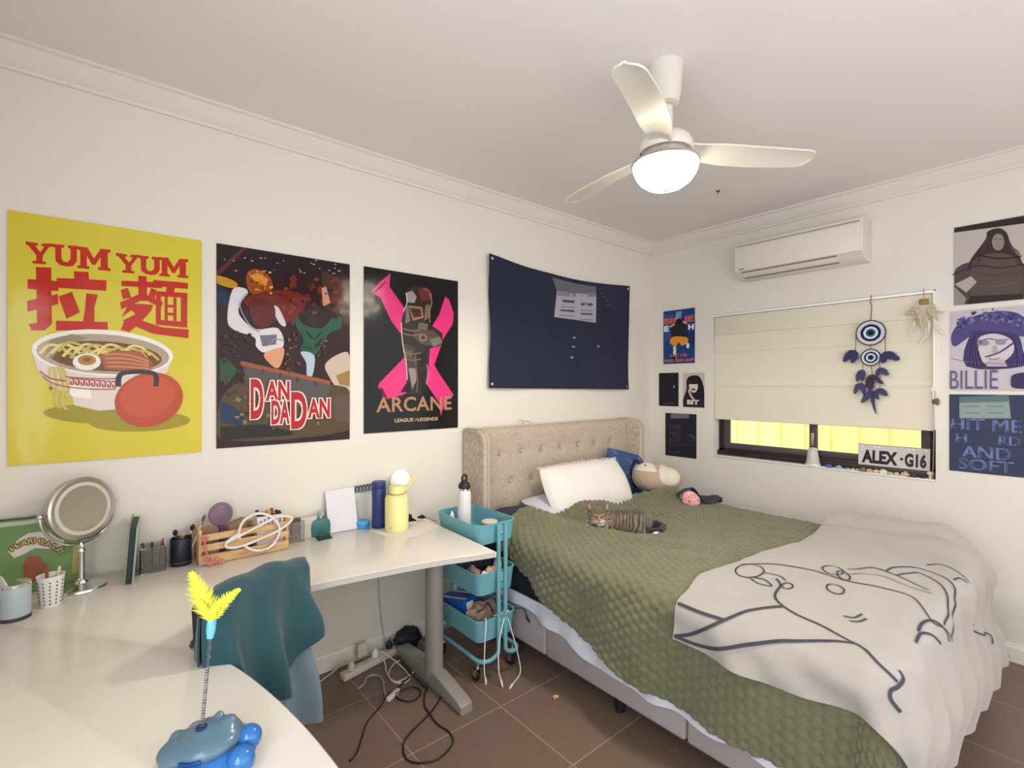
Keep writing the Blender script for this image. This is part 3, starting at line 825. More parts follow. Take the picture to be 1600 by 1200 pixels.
stroke([(400, 222), (550, 220), (700, 245), (850, 290), (1000, 320), (1130, 360), (1210, 460), (1262, 492), (1300, 550)], T_)
stroke([(495, 255), (560, 268), (590, 290)], T_)
oval(790, 245, 45, 17, T_, .2); oval(835, 268, 30, 15, T_, .5)
stroke([(850, 240), (960, 235), (1080, 275), (1200, 330)], T_); stroke([(860, 262), (980, 265), (1100, 310), (1210, 345)], T_*.8)
stroke([(1015, 250), (1060, 232), (1150, 235), (1250, 270), (1310, 330), (1300, 460), (1295, 540)], T_); stroke([(1060, 268), (1150, 256), (1240, 300), (1280, 400), (1265, 480)], T_)
stroke([(1150, 500), (1170, 466), (1220, 460), (1270, 500), (1285, 550)], .009); stroke([(1142, 552), (1165, 516), (1210, 520), (1250, 560)], .009)
stroke([(835, 440), (880, 446), (915, 432)], T_); stroke([(860, 460), (900, 463), (932, 450)], T_)
oval(597, 312, 24, 12, T_); oval(800, 325, 38, 18, T_, .3)
stroke([(1190, 225), (1250, 222), (1330, 260), (1370, 300)], T_); stroke([(1300, 285), (1330, 280), (1360, 300)], T_)
stroke([(1390, 470), (1420, 520), (1450, 515), (1470, 560)], T_)
stroke([(1080, 850), (1040, 800), (1035, 760), (1070, 740), (1090, 700), (1070, 670)], .010)
tag(obj('cream_blanket', g, [CREAM, INK], sharp=80), 'cream fleece blanket with dark line drawing over the foot of the bed', 'blanket')

# ---------------- pillows
def pillow(name, c, ru, rv, w_, h_, th, m, label, seed=0, parent=None, dent=0, pw=2.6):
    R_ = V(ru).normalized(); U_ = (V(rv)-R_*R_.dot(V(rv))).normalized(); N_ = R_.cross(U_)
    def side(s):
        def fn(u, v):
            x, y = u*2-1, v*2-1
            k = (1-abs(x)**pw)*(1-abs(y)**pw); k = max(0, k)**.5
            px_ = x*(1-.05*(1-abs(x))*0-.055*y*y*abs(x)**3); py_ = y*(1-.055*x*x*abs(y)**3)
            d = th*k*(1+.12*nz(x*1.6, y*1.6, seed)+.05*nz(x*5, y*4, seed+2))-dent*math.exp(-((x-.15)/.4)**2-((y-.2)/.4)**2)*k
            return V(c)+R_*(px_*w_/2)+U_*(py_*h_/2)+N_*(s*d)
        return fn
    g = G().grid(side(1), 40, 30); f = side(-1); g.grid(lambda u, v: f(1-u, v), 40, 30)
    return obj(name, g, m, parent, sharp=70), (R_, U_, N_)
WCOT = mat('white_cotton', (236, 230, 224), .9, bump=(400, .06), sheen=.2); LIL = mat('lilac_white_cotton', (216, 216, 232), .9, bump=(400, .06))
o, _ = pillow('pillow', (-1.26, -.30, .69), (1, -.05, 0), (0, 1, .16), .80, .34, .05, LIL, ''); tag(o, 'pale lilac-white pillow lying flat under the fringed white pillow', 'pillow')
pt = thing('pillow', (-1.225, -.40, .72), 'large white pillow with fringed top edge leaning on the headboard behind the cat', 'pillow')
body, (R_, U_, N_) = pillow('cushion', V((-1.225, -.345, .795)), (.80, -.07, .01), (-.10, .20, .30), .73, .34, .082, WCOT, '', 4, pt, dent=.01)
g = G(); c0 = V((-1.225, -.345, .795))
for i in range(46):
    x = -1+2*(i+.5)/46; p = c0+R_*(x*.365)+U_*(.166-.009*x*x)
    e = p+U_*(.013+.005*random.random())+N_*(.004*random.uniform(-1, 1))+R_*(.004*random.uniform(-1, 1)); g.cyl(p, e, .0035, 5)
tag(obj('fringe', g, WCOT, pt), kind='stuff')
BLU = mat('blue_printed_cotton', rough=.9, attr=True, noise=(60, .2))
def bluecol(u, v):
    d = math.hypot((u-.70)/.20, (v-.55)/.34)
    if d < .62: return (170, 160, 190)
    if d < .95: return (30, 36, 60)
    return (58, 84, 128) if nz(u*5, v*5) < .15 else (84, 110, 150)
def pill2():
    R_ = V((1, -.12, -.25)).normalized(); U_ = V((.22, .12, .95)); U_ = (U_-R_*R_.dot(U_)).normalized(); N_ = R_.cross(U_); c = V((-.66, -.215, .79))
    def side(s):
        def fn(u, v):
            x, y = u*2-1, v*2-1; k = max(0, (1-abs(x)**2.4)*(1-abs(y)**2.4))**.5
            return c+R_*(x*.20)+U_*(y*.17)+N_*(s*.055*k)
        return fn
    g = G().grid(side(1), 30, 30, colfn=bluecol); f = side(-1); g.grid(lambda u, v: f(1-u, v), 30, 30, colfn=lambda u, v: (58, 84, 128))
    tag(obj('pillow', g, BLU, sharp=70), 'blue printed cushion with a pale oval in the corner of the headboard', 'pillow')
pill2()
o, _ = pillow('pillow', (-1.80, -.29, .665), (1, 0, 0), (0, 1, .2), .36, .24, .05, mat('slate_cotton', (60, 62, 78), .9), '', 9); tag(o, 'dark slate pillow at the left head corner beside the trolley', 'pillow')
# ---------------- plush
PC = V((-.575, -.43, .675))
Rz = Matrix.Rotation(-YAW, 4, 'Z')
def plcol(c, n):
    q = Rz.inverted() @ (c-PC)
    if (q.x-.085)**2/.09**2+(q.z-.145)**2/.075**2 < 1 and q.y < .06: return (238, 228, 210)
    if q.x < -.02 and q.z > .17: return (240, 230, 214)
    return (196, 170, 146)
def W(x, y, z): return PC+(Rz @ V((x, y, z)))
balls = [('b', W(0, 0, .105), (.165, .125, .105)), ('b', W(-.06, 0, .115), (.115, .11, .105)), ('b', W(.09, 0, .095), (.105, .10, .09)), ('b', W(-.085, -.03, .20), (.032, .018, .02))]
pl = thing('plush_toy', PC, 'round beige and white plush toy lying beside the white pillow', 'plush toy')
blob('body', balls, .008, FUR, pl, 8, plcol)
obj('eye', G().ball(W(-.088, -.052, .205), .0075, 10, 8), BLK, pl)
# pink patterned pouch and navy cloth
def pinkcol(u, v):
    return (150, 50, 56) if nz(u*30, v*18, 3) > .27 else (238, 176, 172)
pc = V((-.715, -.80, ZT+.028))
def pinkfn(u, v):
    th = 2*PI*u; ph = -PI/2+PI*v; x, z = math.cos(ph)*math.cos(th), math.sin(ph); y = math.cos(ph)*math.sin(th)
    return pc+(Rz @ V((.060*x*(1-.18*z)-.010*z, .034*y, .055*z+.052)))
tag(obj('pouch', G().grid(pinkfn, 44, 26, close_u=True, colfn=pinkcol), CLOTHP, sharp=80), 'small pink pouch with red speckles on the bed near the window wall', 'pouch')
NSAT = mat('navy_satin', (24, 26, 52), .35, sheen=.3)
def navyfn(u, v):
    x = -.12+.28*u; w_ = .085*(1-.55*u); k = abs(math.sin(u*9))*.020+.012
    y = (v-.5)*2*w_
    return V((-.60, -.78, ZT+.025))+(Rz @ V((x, y, .045*math.exp(-((u-.2)/.22)**2)*(1+.8*math.sin(v*11+u*4))+.028+.018*math.sin(v*14+u*7)+.008)))
tag(obj('scarf', G().sheet(navyfn, 40, 26, .004), NSAT, sharp=80), 'crumpled navy satin scarf behind the pink speckled pouch', 'scarf')

# ---------------- cat
CP = onZ(966, 829, ZT+.020); CP.z = ZT+.012
cat = thing('cat', CP, 'grey-brown tabby cat lying curled on the green throw, facing the room', 'cat', rot=(0, 0, -YAW))
TAIL = [V(q) for q in ((.185, .0, .04), (.215, -.01, .05), (.240, -.045, .042), (.215, -.082, .030), (.145, -.090, .030))]
TAILS = spline(TAIL, 5)
def mixc(a, b, t): t = max(0, min(1, t)); return tuple(x+(y-x)*t for x, y in zip(a, b))
def catcol(c, n):
    x, y, z = c
    w1 = nz(x*16, y*16, z*16); w2 = nz(x*45, y*45, z*45)
    base = mixc((108, 93, 74), (138, 121, 98), .5+w2)
    dark = (50, 42, 35)
    ph = (x-.34*z+.25*y+.014*w1+.004*w2)*2*PI/(.0185+.004*sm(0, .12, x))
    s = math.sin(ph)
    col = mixc(base, dark, sm(.0, .55, s)*(.78+.5*w1))
    col = mixc(col, dark, .8*sm(.104, .122, z)*(1 if x > -.05 else 0))
    col = mixc(col, (176, 160, 136), .6*sm(.035, .012, z)*(1 if -.05 < x < .13 else 0))
    hx, hy, hz = x+.125, y+.050, z-.105
    hd = math.sqrt((hx/.064)**2+(hy/.066)**2+(hz/.058)**2)
    ear = z > .138 and x < -.05
    if hd < 1.12 or ear:
        f = mixc((136, 116, 90), (112, 96, 76), .5+1.2*w2)
        fs = math.sin((hx*(1-.0*hz)+.004*w1)*2*PI/.0135)
        f = mixc(f, (48, 40, 33), sm(.15, .6, fs)*sm(.010, .028, hz)*sm(.050, .038, abs(hx)))
        cs = math.sin((hz-abs(hx)*.55+.006*w1)*2*PI/.019)
        f = mixc(f, (52, 43, 36), .85*sm(.2, .6, cs)*sm(.028, .040, abs(hx)))
        if n.y < .2:
            f = mixc(f, (182, 162, 128), .75*sm(.018, .008, math.hypot(abs(hx)-.024, (hz-.010)*1.3)))
            for sg in (-1, 1):
                ex = hx-sg*.024; ln = abs((hz-.008)-ex*sg*.40)
                f = mixc(f, (30, 24, 20), sm(.0048, .0022, ln)*sm(.017, .013, abs(ex)))
            f = mixc(f, (176, 130, 92), .8*sm(.009, .004, abs(hx))*sm(-.018, -.008, hz)*sm(.022, .010, hz))
            f = mixc(f, (222, 208, 190), sm(.030, .022, math.hypot(hx-.012, (hz+.030)*1.15)))
            f = mixc(f, (196, 180, 156), .7*sm(.024, .016, math.hypot(hx+.018, (hz+.026)*1.2)))
            f = mixc(f, (186, 112, 92), sm(.0085, .0055, math.hypot(hx, (hz+.013)*1.3)))
            f = mixc(f, (96, 72, 60), sm(.0026, .0012, abs(hx))*sm(-.016, -.019, hz)*sm(-.034, -.030, hz))
        if ear: f = mixc((98, 84, 68), (168, 132, 112), sm(.0, -.3, n.y)*sm(.010, .005, abs(abs(hx)-.048-.25*(z-.150)))*sm(.142, .150, z)*sm(.176, .166, z))
        col = mixc(f, col, sm(1.02, 1.12, hd)) if not ear else f
    elif x < -.07 and y < -.04 and z < .075: col = mixc(col, (214, 204, 190), .8*sm(-.055, -.085, x)*sm(.03, .05, z))
    td = min((V(c)-q).length for q in TAILS)
    if td < .034 and x > .13: col = mixc((22, 20, 22), col, sm(.022, .031, td))
    pd = math.sqrt(((x-.185)/.032)**2+((y+.106)/.022)**2+((z-.012)/.020)**2)
    col = mixc((238, 226, 210), col, sm(.95, 1.2, pd))
    if x < -.178 and z < .06: col = mixc(col, (234, 218, 196), sm(-.178, -.188, x))
    return col
cb = [('b', (.03, 0, .060), (.15, .078, .066)), ('b', (-.065, .0, .068), (.07, .07, .066)), ('b', (.11, .0, .062), (.082, .085, .066)), ('b', (.10, -.055, .045), (.065, .035, .045)),
      ('b', (-.105, -.03, .060), (.055, .05, .055)),
      ('b', (-.125, -.050, .105), (.058, .050, .049)), ('b', (-.125, -.088, .090), (.030, .022, .019)), ('b', (-.150, -.070, .092), (.026, .026, .022)), ('b', (-.100, -.070, .092), (.026, .026, .022)),
      ('b', (-.125, -.104, .096), (.010, .008, .008)),
      ('t', [(-.160, -.050, .135), (-.172, -.050, .160), (-.181, -.048, .186)], [.026, .016, .002]), ('t', [(-.090, -.050, .135), (-.078, -.050, .160), (-.069, -.048, .186)], [.026, .016, .002]),
      ('t', [(-.10, -.06, .03), (-.16, -.085, .020), (-.215, -.085, .020)], [.024, .020, .016]), ('t', [(-.06, -.065, .022), (-.02, -.092, .016), (-.075, -.098, .015)], [.024, .020, .016]),
      ('t', [(.17, .0, .04), (.215, -.01, .05), (.240, -.045, .042), (.215, -.082, .030), (.145, -.090, .030)], [.026, .022, .020, .020, .016]),
      ('t', [(.12, -.07, .020), (.165, -.10, .015), (.20, -.105, .014)], [.026, .018, .016])]
blob('body', cb, .0030, FUR, cat, 5, catcol, .4, local=True)
obj('collar', G().tube([(-.122+.050*math.cos(a), -.040+.042*math.sin(a), .062-.012*math.sin(a)*-1) for a in [2*PI*i/24 for i in range(24)]], .006, 6, closed=True), mat('collar_black', (22, 22, 28), .6), cat, local=True)
g = G()
for s in (-1, 1):
    for k in range(3): g.tube(spline([(-.125+s*.02, -.104, .090-.005*k), (-.125+s*.05, -.110, .094-.008*k), (-.125+s*.075, -.105, .090-.014*k)], 4), .0005, 4)
obj('whiskers', g, mat('whisker_white', (235, 232, 226), .6), cat, local=True)

# ================================================================== WALL PRINTS
class Trace:
    """reads sheet coordinates off a rectangle hung on a wall"""
    def __init__(s, on, tl, br, crop, nrm, off=.00025, bulge=.004, lift=.004, quad=None, n=8):
        s.on = on; A = on(*tl); B = on(*br); s.A, s.B = A, B; s.crop = crop; s.k = 'x' if abs(nrm[1]) > .5 else 'y'
        h0, h1 = getattr(A, s.k), getattr(B, s.k); s.h0, s.h1, s.z1, s.z0 = h0, h1, A.z, B.z
        def C(h, z): return V((h, A.y, z)) if s.k == 'x' else V((A.x, h, z))
        s.fn = wall_sheet(C(h0, s.z1), C(h1, s.z1), C(h1, s.z0), C(h0, s.z0), bulge, V(nrm), lift)
        s.p = Print(s.fn, V(nrm)*off); s.asp = abs(h1-h0)/(s.z1-s.z0)
    def uv(s, X, Y):
        x0, y0, sc = s.crop; p = s.on(x0+X/sc, y0+Y/sc)
        return ((getattr(p, s.k)-s.h0)/(s.h1-s.h0), (p.z-s.z0)/(s.z1-s.z0))
    smooth = False
    def poly(s, pts, c):
        if s.smooth and len(pts) > 4: pts = [(p.x, p.y) for p in spline([(a, b, 0) for a, b in pts], 4, True)]
        s.p.poly([s.uv(*q) for q in pts], c); return s
    def line(s, pts, w, c): s.p.line([s.uv(*q) for q in pts], w, c, s.asp); return s
    def ell(s, X, Y, rx, ry, c, a=0, n=28):
        s.p.poly([s.uv(X+rx*math.cos(t)*math.cos(a)-ry*math.sin(t)*math.sin(a), Y+rx*math.cos(t)*math.sin(a)+ry*math.sin(t)*math.cos(a)) for t in [2*PI*i/n for i in range(n)]], c); return s
    def bold(s, t, bl, tr, c):
        for dx in (-2, -1, 0, 1, 2): s.text(t, (bl[0]+dx, bl[1]), (tr[0]+dx, tr[1]), c); s.p.layer -= 1
        s.p.layer += 1; return s
    def text(s, t, bl, tr, c, **k):
        a = s.uv(*bl); b = s.uv(*tr); s.p.text(t, a[0], a[1], b[0], b[1], c, **k); return s
NA, NB = (0, -1, 0), (-1, 0, 0)
def done(T, name, m, label, cat, group=None):
    return tag(obj(name, T.p.g, m, smooth=False), label, cat, group)

# --- yellow noodle poster
T = Trace(onA, (12, 328), (315, 706), (0, 310, 2.926), NA)
T.B = T.B
T.p.paper((212, 197, 62), 10, 10)
RED = (190, 44, 32)
def slab(ch, x0, y0, x1, y1, sk):
    """slab-serif capital in crop coordinates; y at left end, sk = drop across the letter"""
    def q(pts): T.poly([(x0+(x1-x0)*a, y0+(y1-y0)*b+sk*a) for a, b in pts], RED)
    if ch == 'Y':
        q([(0, 0), (.46, .04), (.46, .16), (.36, .17), (.55, .45), (.70, .18), (.60, .16), (.60, .04), (1, .0), (1, .14), (.88, .18), (.64, .60), (.64, .86), (.76, .88), (.76, 1), (.26, 1), (.26, .88), (.40, .86), (.40, .60), (.10, .18), (0, .15)])
    if ch == 'U':
        q([(0, 0), (.44, 0), (.44, .14), (.34, .16), (.34, .66), (.42, .80), (.58, .80), (.68, .66), (.68, .16), (.58, .14), (.58, 0), (1, 0), (1, .14), (.92, .16), (.92, .72), (.78, .96), (.55, 1.02), (.30, .98), (.12, .80), (.10, .16), (0, .14)])
    if ch == 'M':
        q([(0, 0), (.30, 0), (.50, .48), (.70, 0), (1, 0), (1, .14), (.92, .16), (.92, .86), (1, .88), (1, 1), (.62, 1), (.62, .88), (.70, .86), (.70, .38), (.54, .78), (.44, .78), (.28, .38), (.28, .86), (.36, .88), (.36, 1), (0, 1), (0, .88), (.08, .86), (.08, .16), (0, .14)])
for ch, x0, y0, x1, y1, sk in (('Y', 118, 198, 240, 296, 10), ('U', 240, 210, 362, 306, 10), ('M', 355, 222, 505, 320, 14), ('Y', 530, 250, 640, 338, 10), ('U', 632, 262, 738, 345, 10), ('M', 728, 270, 860, 356, 10)): slab(ch, x0, y0, x1, y1, sk)
def K(*pts): T.poly(pts, RED)
K((165, 315), (235, 318), (238, 575), (205, 605), (145, 604), (132, 575), (170, 570)); K((127, 370), (268, 380), (268, 425), (127, 415)); K((125, 470), (265, 438), (268, 485), (127, 520))
K((338, 335), (405, 338), (408, 372), (340, 370)); K((260, 365), (487, 376), (486, 424), (260, 410)); K((268, 450), (330, 428), (366, 522), (305, 552)); K((395, 435), (448, 442), (432, 500), (432, 575), (378, 575), (390, 500)); K((258, 560), (492, 566), (493, 605), (256, 604))
K((632, 355), (670, 358), (672, 470), (632, 470)); K((555, 378), (740, 385), (740, 412), (555, 402)); K((552, 420), (585, 410), (600, 455), (562, 462)); K((715, 420), (690, 412), (675, 455), (705, 465)); K((548, 478), (632, 440), (640, 470), (556, 508)); K((668, 440), (745, 475), (735, 500), (668, 468)); K((590, 480), (700, 488), (690, 515), (650, 560), (740, 590), (862, 600), (860, 640), (700, 620), (560, 560), (620, 530), (600, 512), (555, 545)); K((572, 555), (640, 570), (590, 612), (552, 600))
K((700, 374), (858, 388), (858, 415), (700, 402)); K((762, 400), (800, 402), (795, 432), (758, 430)); K((712, 425), (735, 427), (735, 575), (712, 572)); K((712, 425), (856, 434), (856, 456), (712, 448)); K((826, 440), (856, 442), (854, 590), (826, 588)); K((712, 555), (856, 566), (854, 592), (712, 578))
K((752, 450), (766, 451), (766, 560), (752, 558)); K((792, 454), (806, 455), (806, 562), (792, 560)); K((752, 486), (806, 490), (806, 502), (752, 498)); K((752, 522), (806, 526), (806, 538), (752, 534))
T.ell(470, 985, 270, 45, (160, 146, 44), .02); T.ell(640, 1020, 230, 45, (160, 146, 44), -.03)
bowl = [(148, 700), (172, 780), (225, 850), (330, 905), (340, 945), (450, 970), (590, 960), (600, 915), (700, 860), (765, 790), (790, 715)]
T.poly(bowl, (224, 212, 206))
T.poly([(300, 850), (330, 905), (420, 915), (412, 865)], (246, 240, 238))
T.ell(468, 706, 324, 105, (240, 234, 226), .06); T.ell(470, 712, 304, 90, (176, 158, 140), .06); T.ell(478, 722, 262, 68, (112, 76, 36), .06)
T.poly([(205, 720), (230, 650), (330, 620), (400, 640), (280, 680), (235, 735)], (150, 132, 116))
for k in range(16):
    cx, cy = 245+27*k+6*math.sin(k*3), 690+16*math.sin(k*1.7)+k*1.5
    T.line([(cx-62, cy+20), (cx-20, cy-18), (cx+30, cy-12), (cx+70, cy+22)], .016, (196, 178, 96) if k % 2 else (226, 210, 130))
T.poly([(455, 720), (520, 695), (640, 700), (700, 755), (690, 780), (560, 788), (480, 780)], (168, 92, 62))
for k in range(4): T.line([(475+k*5, 715+k*18), (540, 712+k*19), (610, 722+k*17), (680, 745+k*11)], .010, (206, 140, 100))
T.ell(397, 748, 64, 38, (240, 236, 228)); T.ell(398, 740, 42, 24, (180, 130, 70)); T.ell(398, 737, 20, 10, (140, 90, 44))
for i, (a, b) in enumerate(((235, 860), (262, 930), (290, 935), (312, 900))):
    T.line([(230+18*i, 770), (a-8, 820), (a+2, 870), (a-6, b), (a+16, b+30)], .016, (204, 186, 104))
for k in range(9):
    x = 318+24*k; y = 838+2*k*.9
    T.line([(x, y-14), (x+18, y-13), (x+18, y+10), (x+7, y+10), (x+7, y-2)], .007, (168, 50, 48))
T.line([(185, 790), (230, 822), (300, 835)], .008, (168, 50, 48)); T.line([(195, 812), (240, 845), (310, 862)], .006, (168, 50, 48)); T.line([(310, 862), (420, 872), (530, 872)], .006, (168, 50, 48)); T.line([(300, 815), (420, 824), (530, 824)], .006, (168, 50, 48))
T.ell(680, 920, 158, 122, (186, 78, 52), -.25); T.ell(672, 905, 128, 92, (196, 88, 60), -.25); T.line([(540, 860), (560, 800), (700, 800), (712, 860)], .03, (60, 52, 50))
done(T, 'poster', GLOSS, 'large yellow poster with a noodle bowl and red YUM YUM lettering', 'poster')

# --- dark red film poster (plain stand-in art, same title)
T = Trace(onA, (338, 380), (546, 686), (320, 360, 3.529), NA, bulge=.003)
T.smooth = True; T.p.paper((44, 22, 24), 10, 10)
T.poly([(60, 80), (780, 175), (780, 240), (420, 260), (60, 230)], (36, 20, 26))
T.poly([(230, 90), (60, 260), (60, 225), (205, 85)], (90, 40, 44))
T.poly([(230, 240), (280, 215), (350, 250), (370, 320), (310, 370), (240, 330)], (150, 74, 30)); T.poly([(245, 250), (290, 235), (350, 270), (330, 330)], (214, 140, 50))
T.poly([(210, 380), (420, 330), (560, 380), (480, 500), (330, 480)], (112, 32, 24)); T.poly([(420, 420), (520, 400), (470, 470)], (150, 40, 30))
T.poly([(62, 250), (140, 270), (180, 300), (150, 320), (62, 290)], (190, 140, 40))
T.poly([(62, 290), (190, 380), (180, 440), (65, 400)], (28, 40, 70)); T.poly([(640, 220), (775, 280), (770, 480), (650, 420)], (70, 50, 40))
for k in range(26):
    T.ell(90+random.random()*660, 130+random.random()*110, 4+random.random()*5, 3, (200, 150, 130))
for k in range(20):
    x, y = 420+random.random()*330, 260+random.random()*240; T.poly([(x, y), (x+30, y-20), (x+46, y+16), (x+10, y+30)], (86+random.randint(0, 30), 40, 34))
# pale and green sweeps
T.poly([(150, 330), (215, 320), (235, 350), (195, 400), (190, 470), (280, 545), (400, 540), (430, 640), (330, 675), (280, 640), (270, 590), (160, 550), (122, 490)], (214, 208, 214))
T.poly([(300, 580), (395, 575), (390, 630), (315, 640)], (110, 108, 122)); T.poly([(370, 420), (405, 430), (445, 520), (420, 525), (390, 480)], (206, 198, 202))
T.poly([(240, 420), (300, 375), (370, 400), (385, 480), (330, 540), (270, 520)], (92, 34, 32))
T.poly([(325, 680), (425, 645), (430, 700), (400, 760), (350, 730)], (214, 150, 118))
T.poly([(505, 470), (540, 520), (640, 540), (700, 480), (750, 480), (745, 540), (680, 570), (640, 640), (600, 690), (525, 660), (540, 600), (500, 530)], (36, 84, 62))
T.poly([(545, 440), (620, 415), (660, 470), (640, 520), (590, 535), (550, 490)], (44, 34, 30)); T.poly([(640, 320), (665, 310), (690, 400), (650, 420)], (196, 140, 120))
T.poly([(525, 670), (600, 690), (590, 800), (560, 800), (555, 730)], (170, 190, 200))
T.poly([(660, 740), (740, 680), (795, 690), (798, 880), (750, 900), (690, 820)], (196, 176, 160)); T.poly([(720, 800), (796, 770), (798, 860), (740, 850)], (150, 120, 60))
T.poly([(75, 960), (220, 830), (690, 850), (800, 900), (800, 1100), (85, 1155)], (84, 66, 44))
T.smooth = False; T.poly([(200, 720), (690, 830), (690, 870), (650, 960), (240, 910)], (84, 78, 78)); T.poly([(195, 722), (690, 830), (690, 850), (195, 745)], (150, 82, 52))
T.poly([(78, 720), (110, 700), (180, 770), (130, 840), (80, 830)], (40, 78, 44)); T.poly([(82, 940), (160, 970), (210, 1030), (200, 1080), (85, 1060)], (34, 52, 84))
for k in range(12): T.line([(240+k*12, 1040+k*4), (262+k*12, 1090), (250+k*14, 1125)], .012, (52, 74, 44))
T.poly([(700, 920), (800, 900), (800, 1060), (720, 1050)], (92, 74, 60)); T.poly([(85, 1080), (330, 1070), (480, 1110), (480, 1128), (86, 1158)], (38, 30, 34))
rg = random.Random(3)
def shards(n, x0, y0, x1, y1, r, cols):
    for _ in range(n):
        x, y = rg.uniform(x0, x1), rg.uniform(y0, y1); q = rg.uniform(.4, 1)*r; a0 = rg.uniform(0, 6.28)
        T.poly([(x+q*rg.uniform(.4, 1.3)*math.cos(a0+1.57*i), y+q*rg.uniform(.3, .9)*math.sin(a0+1.57*i)) for i in range(4)], rg.choice(cols))
shards(34, 400, 270, 770, 480, 22, [(70, 30, 28), (96, 40, 30), (52, 26, 26), (130, 62, 40)]); shards(26, 240, 220, 380, 380, 16, [(190, 110, 44), (150, 66, 30), (226, 160, 70), (110, 40, 26)])
shards(40, 120, 900, 660, 1090, 24, [(110, 86, 56), (66, 52, 36), (140, 112, 74), (50, 42, 34)]); shards(20, 90, 560, 260, 700, 26, [(50, 40, 52), (38, 30, 38), (64, 44, 46)])
shards(16, 430, 560, 520, 790, 22, [(70, 34, 34), (96, 50, 40), (120, 80, 50)]); shards(14, 610, 590, 660, 700, 16, [(84, 50, 40), (60, 36, 40), (130, 84, 50)]); shards(14, 90, 720, 220, 900, 20, [(56, 66, 48), (84, 64, 44), (40, 46, 60)])
T.line([(230, 350), (190, 420), (240, 520), (300, 560)], .008, (150, 146, 160)); T.line([(340, 640), (380, 600), (430, 610)], .007, (150, 146, 160)); T.line([(560, 560), (600, 600), (640, 560)], .008, (24, 60, 46)); T.line([(540, 640), (600, 650), (640, 600)], .007, (24, 60, 46))
for k in range(5): T.line([(220+k*96, 742+k*22), (224+k*96, 770+k*22)], .008, (110, 58, 40))
def title(t, bl, tr, slope=0):
    a = T.uv(*bl); b = T.uv(*tr)
    for dx, dy in ((-.008, -.005), (.008, -.005), (-.008, .005), (.008, .005)): T.p.text(t, a[0]+dx, a[1]+dy, b[0]+dx, b[1]+dy, (232, 214, 206), bold=.05, slope=slope); T.p.layer -= 1
    T.p.layer += 1; T.p.text(t, a[0], a[1], b[0], b[1], (176, 28, 40), bold=.035, slope=slope)
title('D', (248, 1040), (318, 820)); title('AN', (330, 940), (462, 830)); title('DA', (362, 1070), (462, 935)); title('D', (470, 1095), (556, 890)); title('AN', (562, 1035), (684, 925))
done(T, 'poster', GLOSS, 'dark red illustrated poster with jagged red DAN DA DAN lettering', 'poster')

# --- black poster with pink cross
T = Trace(onA, (568, 416), (715, 668), (550, 400, 4.137), NA, bulge=.003)
T.p.paper((24, 22, 22), 10, 10)
PKX = (222, 54, 124)
T.poly([(120, 235), (175, 170), (245, 115), (240, 200), (330, 330), (400, 470), (480, 620), (560, 760), (655, 900), (600, 940), (570, 1035), (560, 950), (480, 830), (400, 700), (310, 500), (250, 420), (180, 270)], PKX)
T.poly([(600, 262), (625, 285), (655, 375), (648, 440), (590, 530), (530, 700), (460, 760), (400, 860), (320, 900), (200, 930), (190, 880), (165, 850), (175, 820), (340, 650), (480, 510), (560, 380)], PKX)
# plain dark column of plates in front of the cross
T.poly([(350, 220), (400, 195), (480, 200), (515, 240), (505, 300), (500, 440), (580, 500), (585, 570), (500, 600), (490, 740), (460, 890), (350, 890), (350, 720), (320, 560), (315, 420), (340, 330)], (48, 40, 38))
T.poly([(360, 320), (450, 330), (460, 400), (390, 420)], (150, 110, 76)); T.poly([(370, 335), (440, 345), (446, 390), (396, 400)], (64, 46, 38))
T.poly([(425, 215), (480, 205), (515, 250), (500, 290), (440, 285)], (104, 46, 40)); T.poly([(345, 240), (385, 225), (415, 265), (400, 305), (350, 300)], (150, 140, 138))
T.poly([(400, 480), (520, 480), (585, 540), (560, 590), (440, 570), (390, 520)], (84, 70, 62)); T.ell(455, 528, 26, 24, (130, 116, 104)); T.ell(455, 528, 14, 13, (60, 50, 46))
T.poly([(320, 560), (400, 590), (405, 720), (350, 720)], (74, 60, 56)); T.poly([(360, 725), (405, 725), (415, 800), (385, 860)], (150, 128, 126))
for q, cq in (([(330, 600), (380, 610), (385, 660), (335, 650)], (96, 80, 70)), ([(420, 640), (480, 620), (485, 700), (430, 720)], (36, 30, 30)), ([(430, 430), (490, 440), (480, 480), (420, 470)], (110, 92, 78)), ([(470, 320), (500, 310), (496, 400), (462, 420)], (120, 96, 76)), ([(500, 540), (560, 520), (580, 560), (520, 590)], (128, 112, 100)), ([(345, 320), (360, 330), (372, 420), (340, 440)], (120, 104, 96)), ([(410, 760), (470, 740), (460, 860), (420, 870)], (36, 30, 30))): T.poly(q, cq)
T.line([(455, 215), (490, 225), (505, 270)], .016, (150, 70, 56)); T.line([(345, 240), (352, 300), (330, 360)], .008, (216, 206, 200)); T.line([(500, 240), (512, 300), (498, 360), (500, 430)], .007, (176, 150, 130)); T.line([(405, 640), (410, 720), (420, 800), (415, 880)], .008, (130, 104, 92)); T.line([(480, 700), (486, 760), (470, 860)], .007, (190, 160, 150))
for k in range(7): T.line([(175-3*k, 850+14*k), (200+6*k, 868+12*k)], .012, (24, 22, 22)); T.line([(130+8*k, 236-4*k), (160+9*k, 226-10*k)], .006, (24, 22, 22))
for y in (470, 500, 620, 660): T.line([(325, y), (380, y+14), (440, y+6)], .012, (120, 100, 86))
T.line([(314, 430), (322, 560), (345, 690), (352, 800)], .010, (216, 190, 170)); T.poly([(310, 880), (360, 800), (380, 880)], (24, 22, 22)); T.poly([(460, 800), (500, 880), (440, 890)], (24, 22, 22))
T.text('ARCANE', (152, 1012), (640, 905), (172, 128, 98), bold=.02, spacing=1.05, slope=-.0)
